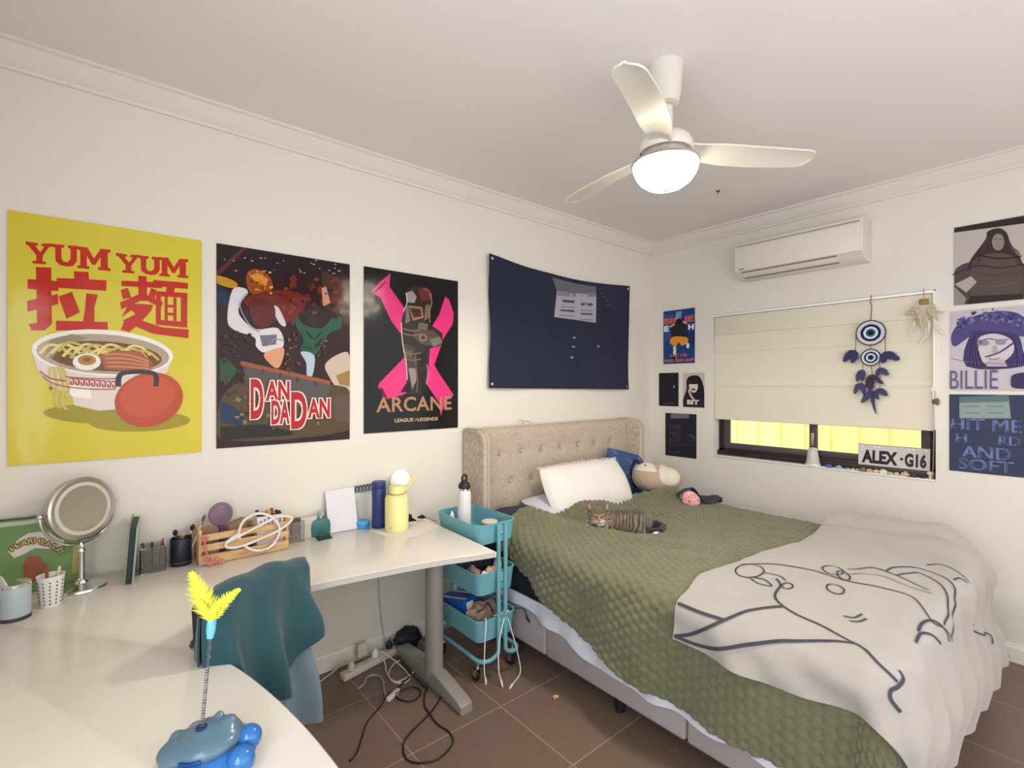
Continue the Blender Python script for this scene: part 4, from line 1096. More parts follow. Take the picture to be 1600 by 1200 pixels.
T.text('LEAGUE', (272, 1075), (392, 1045), (206, 178, 150), bold=.02); T.text('OF', (398, 1065), (416, 1051), (206, 178, 150)); T.text('LEGENDS', (420, 1068), (550, 1040), (206, 178, 150), bold=.02)
done(T, 'poster', GLOSS, 'black poster with a big pink brush cross and ARCANE lettering', 'poster')

# --- navy cloth flag
A, B, C_, D = onA(760, 398), onA(980, 448), onA(979, 608), onA(760, 606)
fl = thing('cloth_flag', V((A.x+.5, -.01, D.z)), 'navy cloth flag with a pale window print, pinned above the bed', 'flag')
def flagfn(u, v):
    p = (D*(1-u)+C_*u)*(1-v)+(A*(1-u)+B*u)*v
    p = p-V((0, 0, .045*math.sin(PI*u)*v**2)); p.x += .012*math.sin(PI*v)*(1-2*u)
    dpt = .024+.010*math.sin(PI*u)*math.sin(PI*v)+.010*math.sin((u*1.0+.6*v)*9+1)*(1-v)*.8+.008*math.sin((u-.8*v)*14)*sm(0,.2,v)*(1-u)+.008*math.sin((u+.5*v)*17)*u*(1-u)*2
    return p+V((0, -dpt, 0))
P = Print(flagfn, V((0, -.0008, 0))); P.paper((36, 40, 62), 60, 40, .0015)
def fsub(quad, col, n=6):
    P.layer += 1; q = [V((a, b, 0)) for a, b in quad]
    P.g.grid(lambda u, v: P.P(*(((q[3]*(1-u)+q[2]*u)*(1-v)+(q[0]*(1-u)+q[1]*u)*v).xy)), n, n, col)
def X_(x, y): return ((x-98)/1052, 1-(y-(85+250*min(1, (x-98)/1052)**.8))/((1090-(85+250*min(1, (x-98)/1052)**.8))))
fsub([X_(500, 228), X_(845, 305), X_(845, 370), X_(530, 340)], (104, 100, 112)); fsub([X_(530, 340), X_(845, 360), X_(848, 590), X_(515, 545)], (168, 162, 176))
fsub([X_(535, 345), X_(845, 352), X_(845, 385), X_(535, 375)], (130, 124, 138))
for (x0, y0, x1, y1) in ((575, 405, 672, 425), (560, 483, 664, 498), (722, 430, 816, 450), (714, 510, 816, 524)): fsub([X_(x0, y0), X_(x1, y0+6), X_(x1, y1+6), X_(x0, y1)], (74, 70, 84), 3)
for (x0, y0, x1) in ((560, 458, 668), (715, 488, 814), (552, 528, 660), (706, 560, 824)): fsub([X_(x0, y0), X_(x1, y0+5), X_(x1, y0+11), X_(x0, y0+6)], (110, 104, 120), 2)
for (x, y) in ((655, 775), (648, 855), (866, 772), (656, 706)): fsub([X_(x-10, y-8), X_(x+12, y-4), X_(x+12, y+8), X_(x-10, y+6)], (140, 146, 160), 2)
for k in range(5): fsub([X_(860+k*18, 330+k*30), X_(890+k*18, 326+k*32), X_(890+k*18, 330+k*32), X_(860+k*18, 335+k*30)], (90, 96, 120), 2)
obj('flag_cloth', P.g, CLOTHP, fl)
hb_ = G()
for e in (lambda t: flagfn(t, 1), lambda t: flagfn(t, 0), lambda t: flagfn(0, t), lambda t: flagfn(1, t)):
    hb_.tube([e(i/24)+V((0, -.0006, 0)) for i in range(25)], .004, 6, flat=.5)
obj('flag_hem', hb_, mat('black_hem', (20, 20, 26), .8), fl)
for u, v in ((.014, .972), (.982, .972), (.014, .030), (.982, .025)):
    p = flagfn(u, v); obj('eyelet', G().lathe([(.004, 0), (.010, .001), (.010, .003), (.004, .004)], p+V((0, -.001, 0)), 14, M=Matrix.Rotation(PI/2, 4, 'X')), CHROME, fl)

# --- small prints on the window wall
def bcol(): pass
T = Trace(onB, (1037, 487), (1086, 567), (1020, 470, 4.62), NB, bulge=.001)
T.smooth = True; T.p.paper((34, 66, 122), 4, 4)
T.poly([(82, 100), (150, 95), (140, 250), (90, 300)], (44, 84, 148)); T.poly([(170, 80), (210, 75), (205, 140), (165, 140)], (120, 150, 190)); T.poly([(250, 230), (305, 220), (308, 330), (240, 300)], (28, 52, 100))
T.text('BILLIE', (84, 172), (298, 104), (214, 92, 64), bold=.04, slope=.0); T.text('E', (84, 225), (118, 180), (236, 236, 240), bold=.05); T.text('H', (258, 210), (298, 166), (236, 236, 240), bold=.05)
T.poly([(130, 190), (175, 150), (205, 130), (235, 150), (250, 190), (245, 260), (150, 265)], (40, 40, 48)); T.ell(192, 150, 20, 22, (28, 24, 26)); T.line([(125, 190), (160, 170)], .05, (190, 170, 160)); T.line([(220, 150), (250, 165)], .05, (190, 170, 160))
T.poly([(125, 300), (150, 260), (240, 262), (258, 292), (215, 325), (190, 300), (165, 330)], (226, 146, 52)); T.poly([(150, 330), (170, 330), (172, 420), (150, 425)], (220, 210, 205)); T.poly([(244, 300), (268, 310), (262, 345), (246, 340)], (225, 220, 225)); T.poly([(140, 395), (172, 395), (165, 440), (145, 435)], (24, 24, 30))
T.bold('HIT ME', (130, 408), (252, 380), (206, 110, 86)); T.text('HARD AND SOFT', (86, 445), (306, 414), (206, 110, 86), bold=.03)
done(T, 'poster', MATTE, 'small blue poster with orange BILLIE lettering left of the blind', 'poster')
T = Trace(onB, (1030, 583), (1060.5, 635), (1020, 470, 4.62), NB, bulge=.001); T.p.paper((34, 30, 40), 3, 3)
T.ell(156, 620, 7, 12, (120, 130, 160)); T.line([(85, 735), (110, 745), (130, 738), (155, 740)], .03, (90, 86, 100)); T.ell(140, 540, 8, 8, (60, 62, 84))
done(T, 'photo_print', MATTE, 'small near-black photo print left of the portrait print', 'photo')
T = Trace(onB, (1067.5, 583), (1101, 637), (1020, 470, 4.62), NB, bulge=.001); T.smooth = True; T.p.paper((196, 184, 178), 3, 3)
T.poly([(245, 640), (250, 560), (300, 538), (345, 555), (372, 640), (372, 750), (220, 755), (225, 700)], (36, 30, 34)); T.ell(296, 618, 32, 46, (214, 202, 194)); T.poly([(258, 580), (300, 560), (335, 580), (330, 600), (262, 600)], (40, 34, 36)); T.ell(296, 640, 15, 8, (90, 70, 72))
T.line([(262, 640), (280, 690), (320, 735)], .10, (190, 176, 170)); T.line([(268, 640), (300, 672), (322, 660)], .02, (60, 50, 52)); T.poly([(225, 755), (240, 720), (372, 715), (374, 775), (222, 772)], (44, 38, 42)); T.text('BIT', (250, 748), (335, 716), (220, 210, 204), bold=.05)
done(T, 'photo_print', MATTE, 'black and white portrait print of a long-haired person left of the blind', 'photo')
T = Trace(onB, (1040, 645), (1088.5, 717), (1020, 470, 4.62), NB, bulge=.001); T.p.paper((40, 36, 46), 3, 3)
T.poly([(132, 812), (265, 815), (265, 848), (132, 850)], (112, 106, 112))
for i, t in enumerate(('HARD', 'AND', 'SOFT')): T.text(t, (120, 925+i*46), (205, 895+i*46), (66, 64, 74), bold=.03)
T.line([(265, 970), (300, 985), (300, 1000)], .03, (92, 90, 98)); T.line([(125, 1030), (180, 1040), (280, 1038)], .025, (64, 62, 72)); T.line([(115, 1085), (160, 1095), (200, 1088)], .03, (70, 68, 78))
done(T, 'poster', MATTE, 'dark charcoal poster with faint lettering, lowest left of the window', 'poster')
# right-hand column
Q = (1470, 320, 2.731)
T = Trace(onB, (1491, 356), (1606, 467), Q, NB, bulge=.001); T.smooth = True; T.p.paper((190, 180, 174), 4, 4)
T.poly([(55, 100), (372, 45), (372, 78), (55, 120)], (52, 46, 46)); T.poly([(50, 290), (160, 240), (372, 260), (372, 425), (50, 430)], (84, 72, 70))
T.poly([(120, 250), (190, 150), (200, 115), (250, 100), (285, 125), (300, 180), (345, 240), (330, 270), (150, 290)], (64, 52, 52)); T.ell(245, 160, 26, 36, (150, 134, 128)); T.poly([(130, 265), (180, 215), (280, 210), (345, 255), (330, 380), (140, 400)], (92, 78, 76))
T.line([(50, 300), (150, 262), (260, 270), (372, 250)], .02, (50, 42, 42)); T.line([(228, 150), (240, 146)], .012, (70, 56, 54)); T.line([(250, 146), (262, 150)], .012, (70, 56, 54)); T.line([(236, 178), (246, 181), (256, 177)], .010, (96, 70, 68))
for k in range(8): T.line([(205-4*k, 130+8*k), (185-5*k, 190+5*k), (165-3*k, 260)], .006, (44, 34, 34) if k % 2 else (92, 76, 74)); T.line([(288+3*k, 140+8*k), (306+4*k, 200), (330+2*k, 255)], .006, (44, 34, 34) if k % 2 else (92, 76, 74))
T.line([(150, 290), (220, 300), (330, 290)], .012, (72, 58, 58)); T.line([(140, 340), (230, 350), (330, 330)], .014, (112, 96, 92)); T.line([(160, 215), (250, 230), (345, 220)], .02, (40, 32, 34)); T.poly([(60, 340), (130, 305), (155, 330), (110, 375)], (176, 166, 162)); T.poly([(50, 430), (60, 350), (110, 400), (100, 428)], (150, 140, 136)); T.poly([(130, 390), (350, 380), (350, 420), (110, 428)], (58, 48, 48))
done(T, 'photo_print', MATTE, 'brown-grey photo print of a long-haired person, topmost at the right edge', 'photo')
T = Trace(onB, (1485, 487), (1606, 611), Q, NB, bulge=.001); T.smooth = True; T.p.paper((196, 188, 196), 4, 4)
T.poly([(45, 560), (75, 510), (130, 480), (230, 455), (320, 460), (372, 500), (372, 560), (300, 555), (230, 545), (140, 555), (60, 605)], (84, 76, 128)); T.poly([(130, 550), (200, 540), (320, 550), (350, 620), (350, 690), (110, 690)], (70, 60, 104))
T.poly([(160, 570), (230, 550), (300, 575), (310, 630), (250, 680), (190, 680), (165, 630)], (206, 196, 200)); T.line([(165, 582), (205, 572), (250, 578), (290, 575)], .016, (80, 70, 104)); T.ell(186, 590, 22, 13, (150, 140, 160)); T.ell(256, 586, 24, 13, (150, 140, 160)); T.line([(190, 650), (250, 630), (310, 590)], .03, (90, 80, 120))
FU = [(104, 96, 150), (66, 58, 108), (128, 120, 168), (92, 84, 138)]
rg = random.Random(11)
for _ in range(90):
    t_ = rg.random(); x = 70+t_*290; y = 508-46*math.sin(PI*t_)+rg.uniform(-22, 40)*(.5+.5*math.sin(PI*t_)); a0 = rg.uniform(0, 6.28); q = rg.uniform(6, 15)
    T.poly([(x+q*math.cos(a0+1.57*i)*rg.uniform(.5, 1.2), y+q*.7*math.sin(a0+1.57*i)) for i in range(4)], rg.choice(FU))
T.poly([(195, 690), (210, 660), (270, 660), (285, 690)], (186, 176, 184)); T.poly([(225, 600), (240, 600), (246, 630), (222, 634)], (176, 164, 174)); T.line([(205, 655), (225, 660), (250, 654)], .014, (140, 110, 130))
for k in range(7): T.line([(150+k*5, 560+k*4), (132+k*4, 620), (122+k*9, 688)], .007, (110, 100, 150) if k % 2 else (50, 42, 80)); T.line([(312+k*4, 565), (330+k*3, 630), (326+k*5, 688)], .007, (110, 100, 150) if k % 2 else (50, 42, 80))
T.line([(45, 655), (120, 670), (250, 678), (372, 685)], .008, (110, 100, 140)); T.text('BILLIE', (40, 785), (245, 705), (104, 96, 128), bold=.0); T.poly([(300, 755), (310, 725), (372, 720), (372, 780), (310, 780)], (64, 56, 92))
done(T, 'poster', MATTE, 'mauve portrait poster with a fur hat and thin BILLIE lettering', 'poster')
T = Trace(onB, (1483.5, 616), (1606, 747), Q, NB, bulge=.001); T.p.paper((62, 66, 90), 4, 4)
T.poly([(80, 830), (290, 820), (300, 912), (80, 910)], (140, 156, 156)); T.poly([(80, 820), (290, 808), (290, 840), (80, 845)], (96, 116, 124))
for x0, x1 in ((105, 165), (198, 270)):
    for y in (860, 888): T.line([(x0, y), (x1, y)], .012, (92, 104, 112))
for t, bl, tr in (('HIT ME', (45, 958), (345, 920)), ('H', (66, 1012), (110, 978)), ('RD', (250, 1024), (340, 990)), ('AND', (92, 1075), (300, 1040)), ('SOFT', (78, 1124), (310, 1098))):
    T.bold(t, bl, tr, (112, 124, 176))
for y in (970, 1030, 1090): T.line([(40, y), (150, y-8), (300, y+6), (372, y)], .006, (48, 52, 72))
done(T, 'poster', MATTE, 'slate blue HIT ME HARD AND SOFT poster, lowest at the right edge', 'poster')

# ================================================================== AIR CONDITIONER
ACW = mat('aircon_white_plastic', (222, 214, 204), .4); ACG = mat('aircon_shadow_grey', (120, 114, 106), .5)
ay0, ay1 = -1.625, -.845
ac = thing('air_conditioner', (-.1, (ay0+ay1)/2, 2.24), 'white split air conditioner high on the window wall above the blind', 'air conditioner')
def yprism(pr, y0, y1, r=0, seg=2):
    M = Matrix(((1, 0, 0, 0), (0, 0, 1, 0), (0, 1, 0, 0), (0, 0, 0, 1)))
    return G().prism(pr, y0, y1, r, M=M, seg=seg)
body = yprism([(0, 2.245), (-.10, 2.245), (-.150, 2.265), (-.180, 2.292), (-.188, 2.33), (-.188, 2.47), (-.178, 2.498), (-.15, 2.508), (0, 2.508)], ay0, ay1, .008, 3)
obj('casing', body, ACW, ac, sharp=30)
obj('front_panel', yprism([(-.186, 2.290), (-.197, 2.292), (-.203, 2.36), (-.203, 2.44), (-.196, 2.462), (-.186, 2.462)], ay0+.012, ay1-.002, .003, 2), mat('aircon_panel', (228, 219, 212), .32), ac, sharp=30)
obj('louvre', G().box((0, 0, 0), (.042, .60, .006), .002, M=Matrix.Translation((-.158, ay1-.34, 2.268)) @ Matrix.Rotation(math.radians(38), 4, 'Y')), ACW, ac)
for k in range(2):
    obj('outlet_slot', G().box((0, 0, 0), (.006, .60, .004), .001, M=Matrix.Translation((-.176+.052*k, ay1-.34, 2.2845-.034*k)) @ Matrix.Rotation(math.radians(38), 4, 'Y')), ACG, ac)
obj('intake_line', G().box((-.189, (ay0+ay1)/2, 2.474), (.002, ay1-ay0-.03, .004)), ACG, ac)
obj('badge', G().box((-.2035, ay1-.05, 2.305), (.001, .04, .006)), ACG, ac)

# ================================================================== BLIND
BLF = mat('blind_cream_fabric', (226, 217, 200), .85, noise=(3, .015), bump=(900, .1))
bl = thing('roman_blind', (.02, -1.26, 1.2), 'cream fabric blind pulled most of the way down over the window', 'blind')
by0, by1 = WY0+.012, WY1-.006
def bfn(u, v):
    y = by1+(by0-by1)*u; z = 1.205+(1.868-1.205)*v
    x = .012-.006*math.exp(-((z-1.735)/.008)**2)-.006*math.exp(-((z-1.47)/.008)**2)+.002*nz(y*2, z*3)
    return (x, y, z+.002*nz(y*6, 2)*(1-v))
obj('blind_fabric', G().sheet(bfn, 60, 70, .002), BLF, bl)
obj('valance', G().box((.010, (by0+by1)/2, 1.938), (.012, by1-by0, .142), .003), BLF, bl)
obj('bottom_bar', G().tube([(.008, by1-.002, 1.207), (.008, by0+.002, 1.207)], .0055, 8), BLF, bl)
obj('leak_strip_top', G().box((-.003, (by0+by1)/2, 2.0185), (.018, by1-by0+.01, .017), .003), mat('leak_white', (246, 244, 238), .3), bl)  # white strip added to imitate daylight leaking in above the blind
obj('leak_strip_side', G().box((-.004, WY0+.007, 1.615), (.008, .013, .81), .002), mat('leak_white'), bl)  # white strip added in place of daylight leaking past the right edge
for y in (by1-.05, by0+.10): obj('bracket', G().box((.006, y, 2.02), (.012, .022, .022), .002), mat('bracket_tan', (200, 180, 150), .5), bl)
cd_ = G(); p0 = onB(1459, 470, -.012); cy = by0-.004
g = G().tube(spline([(-.012, cy, 2.0), (-.013, cy, 1.6), (-.012, cy, 1.46)], 6), .0022, 6); cdp = obj('pull_cord', g, mat('cord_cream', (236, 226, 206), .6), bl)
obj('cord_ring', G().tube([(-.012, cy+.010*math.cos(a), 1.447+.012*math.sin(a)) for a in [2*PI*i/16 for i in range(16)]], .003, 6, closed=True), WPL, cdp)
obj('pull_cord', G().tube(spline([(-.012, cy, 1.37), (-.013, cy-.002, 1.2), (-.012, cy+.004, .93)], 6), .002, 6), mat('cord_grey', (150, 140, 130), .6), bl)
hc = G(); hp = V((-.016, cy-.006, 1.375))
hc.ball(hp, (.008, .014, .016), 12, 8)
for k in range(5):
    a = PI*.5+(k-2)*.42; hc.tube([hp, hp+V((0, -.026*math.sin(a)*.9, .030*math.cos(a)))], [.0045, .003], 6)
hc.tube([hp+V((0, 0, .01)), hp+V((0, 0, .062))], .0012, 5)
tag(obj('hand_charm', hc, mat('brown_wood_charm', (110, 86, 64), .7)), 'tiny brown hand charm hanging on the blind cord', 'charm')

# ================================================================== DREAM CATCHERS
DX = -.022
dc = thing('dream_catcher', onB(1360, 632, DX), 'blue dream catcher with two eye discs and navy feathers hanging before the blind', 'dream catcher')
def ringB(c, r, t, m, name='hoop'):
    g = G().tube([V(c)+V((0, r*math.cos(a), r*math.sin(a))) for a in [2*PI*i/36 for i in range(36)]], t, 8, closed=True); return obj(name, g, m, dc)
def discB(c, r0, r1, col, dx):
    n = 36; vs = []; fs = []
    for i in range(n):
        a = 2*PI*i/n; w1 = r1*(1+.02*math.sin(9*a))
        vs += [V(c)+V((dx, r0*math.cos(a), r0*math.sin(a))), V(c)+V((dx, w1*math.cos(a), w1*math.sin(a))), V(c)+V((dx+.003, w1*math.cos(a), w1*math.sin(a))), V(c)+V((dx+.003, r0*math.cos(a), r0*math.sin(a)))]
    for i in range(n):
        k = (i+1) % n
        for q in range(4): fs.append((4*i+q, 4*i+(q+1) % 4, 4*k+(q+1) % 4, 4*k+q))
    return vs, fs
HOOPM = mat('dark_wrapped_cord', (50, 46, 50), .8); c1 = onB(1360.3, 520, DX); c2 = onB(1360.5, 558.5, DX)
for c, r in ((c1, .077), (c2, .051)):
    ringB(c, r, .0032, HOOPM); g = G()
    cols = [(0, .20, (16, 18, 28)), (.20, .34, (44, 110, 128)), (.34, .50, (226, 226, 226)), (.50, .70, (28, 32, 84)), (.70, .96, (206, 204, 208))]
    for k, (a, b, col) in enumerate(cols):
        vs, fs = discB(c, max(.0005, a*r), b*r, col, 0); g.add(vs, fs, col)
    obj('woven_eye', g, CLOTHP, dc, sharp=60)
top = onB(1362, 461, DX)
obj('hanging_cord', G().tube(spline([top, top+V((0, .006, -.045)), top+V((0, 0, -.07)), c1+V((0, 0, .078))], 5), .0028, 6), mat('tan_cord', (120, 100, 78), .8), dc)
def string(a, b): obj('string', G().tube([a, b], .0016, 5), HOOPM, dc)
string(c1-V((0, 0, .077)), c2+V((0, 0, .051)))
FEA = mat('navy_feather', (44, 48, 98), .85, noise=(60, .3), sheen=.4); FEA2 = mat('indigo_feather', (66, 62, 104), .85, noise=(60, .3), sheen=.4); FEA3 = mat('purple_brown_feather', (70, 54, 76), .85, noise=(60, .3))
def feather(name, p, d, L, wd, m, parent, seed=0, nrm=V((-1, 0, 0)), curl=.2, barbs=26):
    p = V(p); d = V(d).normalized(); s_ = nrm.cross(d).normalized(); g = G()
    rng = random.Random(seed); sp = [p+d*(L*t)+s_*(curl*L*t*t)+nrm*(.004*math.sin(t*3)) for t in [i/8 for i in range(9)]]
    g.tube(sp, [.0014]*8+[.0005], 5)
    for i in range(barbs):
        t = .06+.94*i/barbs; k = int(t*8); f = t*8-k; q = sp[k].lerp(sp[min(k+1, 8)], f)
        tn = (sp[min(k+1, 8)]-sp[k]).normalized() if k < 8 else d
        wl = wd*math.sin(PI*min(1, (.10+.90*t)**.8))**.6*(1-.55*t)*rng.uniform(.8, 1.15)+.003
        for sg in (-1, 1):
            dd = (s_*sg*.85+tn*.75+nrm*rng.uniform(-.12, .25)).normalized(); w0 = L/barbs*1.1
            a = q-tn*w0; b = q+tn*w0; e = q+dd*wl; o_ = nrm*.0007
            g.add([a, b, e, a+o_, b+o_, e+o_], [(0, 1, 2), (5, 4, 3), (0, 3, 4, 1), (1, 4, 5, 2), (2, 5, 3, 0)])
    return obj(name, g, m, parent, sharp=180)
def atB(px, py): return onB(px, py, DX)
for k, (px, py, ex, ey, wd, m) in enumerate(((1336.5, 547, 1318, 562, .030, FEA), (1337, 547, 1335, 566, .030, FEA), (1383.5, 549, 1402, 563, .030, FEA), (1383, 549, 1382, 566, .030, FEA),
        (1348, 577, 1338, 594, .022, FEA2), (1348.5, 577, 1350, 594, .018, FEA2), (1375, 574, 1386, 586, .024, FEA2), (1375, 574, 1372, 588, .018, FEA2), (1345, 598, 1334, 613, .020, FEA2), (1346, 598, 1353, 615, .020, FEA2),
        (1375, 606, 1384, 618, .022, FEA2), (1374, 606, 1369, 622, .018, FEA2), (1363, 585, 1352, 603, .020, FEA3), (1363, 585, 1363, 612, .024, FEA3), (1364, 585, 1377, 600, .020, FEA3), (1362, 610, 1350, 629, .024, FEA2), (1363, 610, 1364, 644, .012, FEA2), (1363, 610, 1374, 622, .016, FEA2))):
    a, b = atB(px, py), atB(ex, ey); feather('feather', a+V((-.003-.001*(k % 4), 0, 0)), b-a, (b-a).length*1.08, wd*1.5, m, dc, k, curl=.12*(-1)**k, barbs=16)
for (x0, y0, x1, y1) in ((1337.5, 524, 1336.5, 548), (1383, 522, 1383.5, 550), (1348, 565, 1348, 578), (1374, 566, 1375, 575), (1361, 571, 1363, 586), (1347, 590, 1346, 599), (1375, 586, 1375, 607)): string(atB(x0, y0), atB(x1, y1))
# pale shell and leaf ornament
IV = mat('ivory_leaf', (206, 192, 160), .7, noise=(40, .12)); IVW = mat('pale_leaf', (226, 218, 198), .7, noise=(40, .1))
wo = thing('hanging_ornament', onB(1440, 508, -.02), 'pale ivory leaf and feather ornament hanging at the right end of the blind', 'ornament')
def atO(X, Y): return onB(1310+X/6, 450+Y/6, -.02)
obj('hanger', G().tube([atO(800, 5), atO(800, 90)], .0016, 5), mat('tan_cord', (120, 100, 78), .8), wo)
g = G().box(atO(802, 128), (.012, .045, .034), .005); obj('wooden_block', g, mat('honey_wood', (156, 124, 60), .6), wo)
g = G().tube([atO(800, 130)+V((0, .052*math.cos(a), -.045+.050*math.sin(a))) for a in [2*PI*i/24 for i in range(24)]], .004, 6, closed=True); obj('hoop', g, IV, wo)
for k, (x0, y0, x1, y1, wd, m) in enumerate(((770, 215, 620, 235, .022, IV), (770, 210, 680, 205, .02, IV), (850, 215, 985, 245, .022, IV), (860, 225, 960, 300, .02, IV), (790, 250, 720, 330, .030, IV), (800, 250, 830, 350, .030, IV), (790, 260, 775, 375, .034, IV),
        (720, 310, 670, 465, .012, IVW), (830, 330, 810, 470, .016, IVW), (835, 420, 775, 535, .014, IVW), (895, 320, 965, 455, .016, IVW), (850, 300, 870, 440, .012, IVW), (755, 170, 730, 260, .02, IV), (850, 170, 875, 260, .02, IV))):
    a, b = atO(x0, y0), atO(x1, y1); feather('leaf', a+V((-.004-.002*(k % 4), 0, 0)), b-a, (b-a).length, wd, m, wo, 50+k, curl=.15*(-1)**k, barbs=14)

# ================================================================== THINGS ON THE SILL
SZ = WZ0+.008
def sill(px, x): 
    u = (px-800)/FPX; d = FW+RT*u; t = (x-CAM.x)/d.x; return V((x, CAM.y+d.y*t, SZ))
c = sill(1270, -.002+.03)
t = thing('frosted_cup', c, 'white frosted tapered cup standing upside down on the window sill', 'cup')
obj('cup_body', G().lathe([(.044, 0), (.045, .004), (.026, .118), (.022, .122), (0, .122)], c, 28), mat('frosted_white', (222, 218, 212), .35, trans=.25, noise=(25, .06)), t)
obj('rim', G().lathe([(.0455, 0), (.047, .004), (.046, .012), (.044, .014)], c, 28), mat('rim_white', (232, 224, 210), .4), t)
P1, P2 = sill(1341, .064), sill(1453, .064); zt_ = CAM.z-(701-602)/FPX*((P1-CAM).dot(FW)); 
pl_ = thing('number_plate', (P1+P2)/2, 'white number plate reading ALEX-G16 leaning against the window', 'number plate')
ph = .132; yl, yr = P1.y, P2.y; lean = Matrix.Translation((.064, 0, WZ0+.046)) @ Matrix.Rotation(math.radians(6), 4, 'Y')
def plfn(u, v): return lean @ V((0, yl+(yr-yl)*u, ph*v))
P = Print(plfn, V((-.0005, 0, .0001))); P.paper((206, 196, 196), 2, 2, .002)
P.text('ALEX', .05, .10, .57, .74, (24, 22, 24), bold=.05); P.text('·', .60, .36, .645, .50, (24, 22, 24), bold=.02); P.text('G16', .665, .10, .955, .74, (24, 22, 24), bold=.05)
for u in (.06, .24, .30, .72, .78, .95): P.ell(u, .90, .014, .035, (246, 240, 230), n=12)
obj('plate', P.g, mat('plate_reflective', rough=.35, attr=True), pl_, smooth=False)
g = G().tube([plfn(0, 0), plfn(1, 0), plfn(1, 1), plfn(0, 1)], .0022, 6, closed=True); obj('plate_rim', g, mat('plate_edge', (170, 162, 160), .4, .4), pl_)
stones = [(1296, (96, 104, 168), .016, 'flat blue stone'), (1311, (150, 160, 196), .014, 'pale blue stone'), (1325, (206, 176, 140), .009, 'tiny tan stone'), (1333, (214, 190, 160), .009, 'tiny cream stone'), (1340, (200, 168, 140), .009, 'small pinkish stone'), (1348, (126, 112, 118), .016, 'rounded grey stone'),
          (1358, (206, 160, 130), .014, 'orange-pink stone'), (1369, (222, 190, 150), .014, 'square cream stone'), (1380, (226, 214, 196), .018, 'pointed white stone'), (1391, (176, 178, 150), .012, 'greenish stone'), (1401, (222, 192, 156), .013, 'tan round stone'), (1414, (214, 186, 150), .018, 'peaked sandy stone'), (1427, (70, 56, 52), .016, 'dark brown stone'), (1441, (58, 48, 48), .014, 'blackish stone')]
near = ['beside the frosted cup', 'second from the frosted cup', 'third from the cup on the sill', 'fourth from the cup on the sill', 'left of the rounded grey stone', 'just left of the number plate', 'under the left corner of the number plate', 'under the A of the number plate', 'under the L of the number plate', 'under the E of the number plate', 'under the X of the number plate', 'below the dot of the number plate', 'under the G of the number plate', 'under the last figure of the number plate']
for k, ((px, col, r, nm), nr) in enumerate(zip(stones, near)):
    c = sill(px, .010+.006*math.sin(k*2)); 
    def fn(u, v, c=c, r=r, k=k):
        th = 2*PI*u; p = -PI/2+PI*v; d = V((math.cos(p)*math.cos(th), math.cos(p)*math.sin(th), math.sin(p))); q = 1+.55*nz(d.x*1.3+k, d.y*1.3, d.z*1.3)
        return c+V((d.x*r*q*.9, d.y*r*q*1.25, max(0, r*.62+d.z*r*q*.85)))
    tag(obj('pebble', G().grid(fn, 14, 9, close_u=True), mat('stone_%d_%d_%d' % col, col, .7, noise=(80, .15)), sharp=25), nm+' on the sill '+nr, 'pebble', 'pebbles along the window sill')
c = sill(1453.5, .02); g = G().cyl(c, c+V((0, 0, .028)), .007, 10).ball(c+V((0, 0, .032)), (.017, .017, .012), 14, 8)
tag(obj('mushroom_figurine', g, mat('cream_ceramic', (226, 198, 160), .5)), 'small cream mushroom-shaped figurine at the right end of the sill', 'figurine')

# ================================================================== CEILING FAN
FW_W = mat('fan_white_gloss', (222, 216, 204), .30, spec=.5)
HB = V((-2.045, -1.467, 0))
fan = thing('ceiling_fan', (HB.x, HB.y, H), 'white three-blade ceiling fan with a lit round glass light', 'ceiling fan')
obj('canopy', G().lathe([(.0675, H), (.0675, H-.006), (.066, H-.012), (.060, H-.10), (.050, H-.15), (.030, H-.155)], HB, 32), FW_W, fan)
obj('downrod', G().lathe([(.028, H-.16), (.028, 2.46), (.05, 2.45), (.052, 2.425)], HB, 24), FW_W, fan)
obj('motor_housing', G().lathe([(.052, 2.440), (.075, 2.436), (.092, 2.424), (.102, 2.405), (.104, 2.380), (.100, 2.372)], HB, 40), FW_W, fan)
obj('trim_ring', G().lathe([(.100, 2.374), (.090, 2.366), (.090, 2.345), (.105, 2.340), (.126, 2.336), (.128, 2.330), (.124, 2.326)], HB, 40), mat('brushed_nickel', (206, 200, 190), .25, .9), fan)
def _glow(nt, N, L, p):
    p.inputs['Base Color'].default_value = rgb((244, 242, 224)); p.inputs['Roughness'].default_value = .25
    p.inputs['Emission Color'].default_value = (1, .93, .74, 1); p.inputs['Emission Strength'].default_value = 13
bowl_ = obj('glass_bowl', G().lathe([(.124, 2.327), (.121, 2.308), (.112, 2.286), (.096, 2.264), (.072, 2.246), (.044, 2.235), (.016, 2.230), (0, 2.2295)], HB, 48, cap=False), node_mat('lit_opal_glass', _glow), fan)
l_ = light('fan_lamp', 'SPOT', LAMP, 52, (1, .91, .74), (0, 0, 0), .12); l_.data.spot_size = math.radians(172); l_.data.spot_blend = .35
obj('finial', G().ball(HB+V((0, 0, 2.2285)), (.005, .005, .004), 12, 8), mat('finial_dark', (70, 64, 58), .4, .6), bowl_)
for ang in (122, 4, 242):
    a = math.radians(ang); d = RT*math.cos(a)+FW*math.sin(a); s_ = UP.cross(d)
    def bfn2(u, v):
        r = .085+(.605-.085)*u; wd = .044+.016*sm(0, .35, u)-.008*sm(.6, 1, u); k = (v-.5)*2
        if u > .9: wd *= math.sqrt(max(.02, 1-((u-.9)/.1)**2))*.9+.1
        pitch = -math.radians(15-6*u); off = k*wd
        sweep = .012*math.sin(PI*u)
        return HB+d*r+s_*(off*math.cos(pitch)+sweep)+UP*(2.385+off*math.sin(pitch)+.006*(1-k*k)-.012*u)
    obj('blade', G().sheet(bfn2, 40, 10, .006), FW_W, fan, sharp=50)
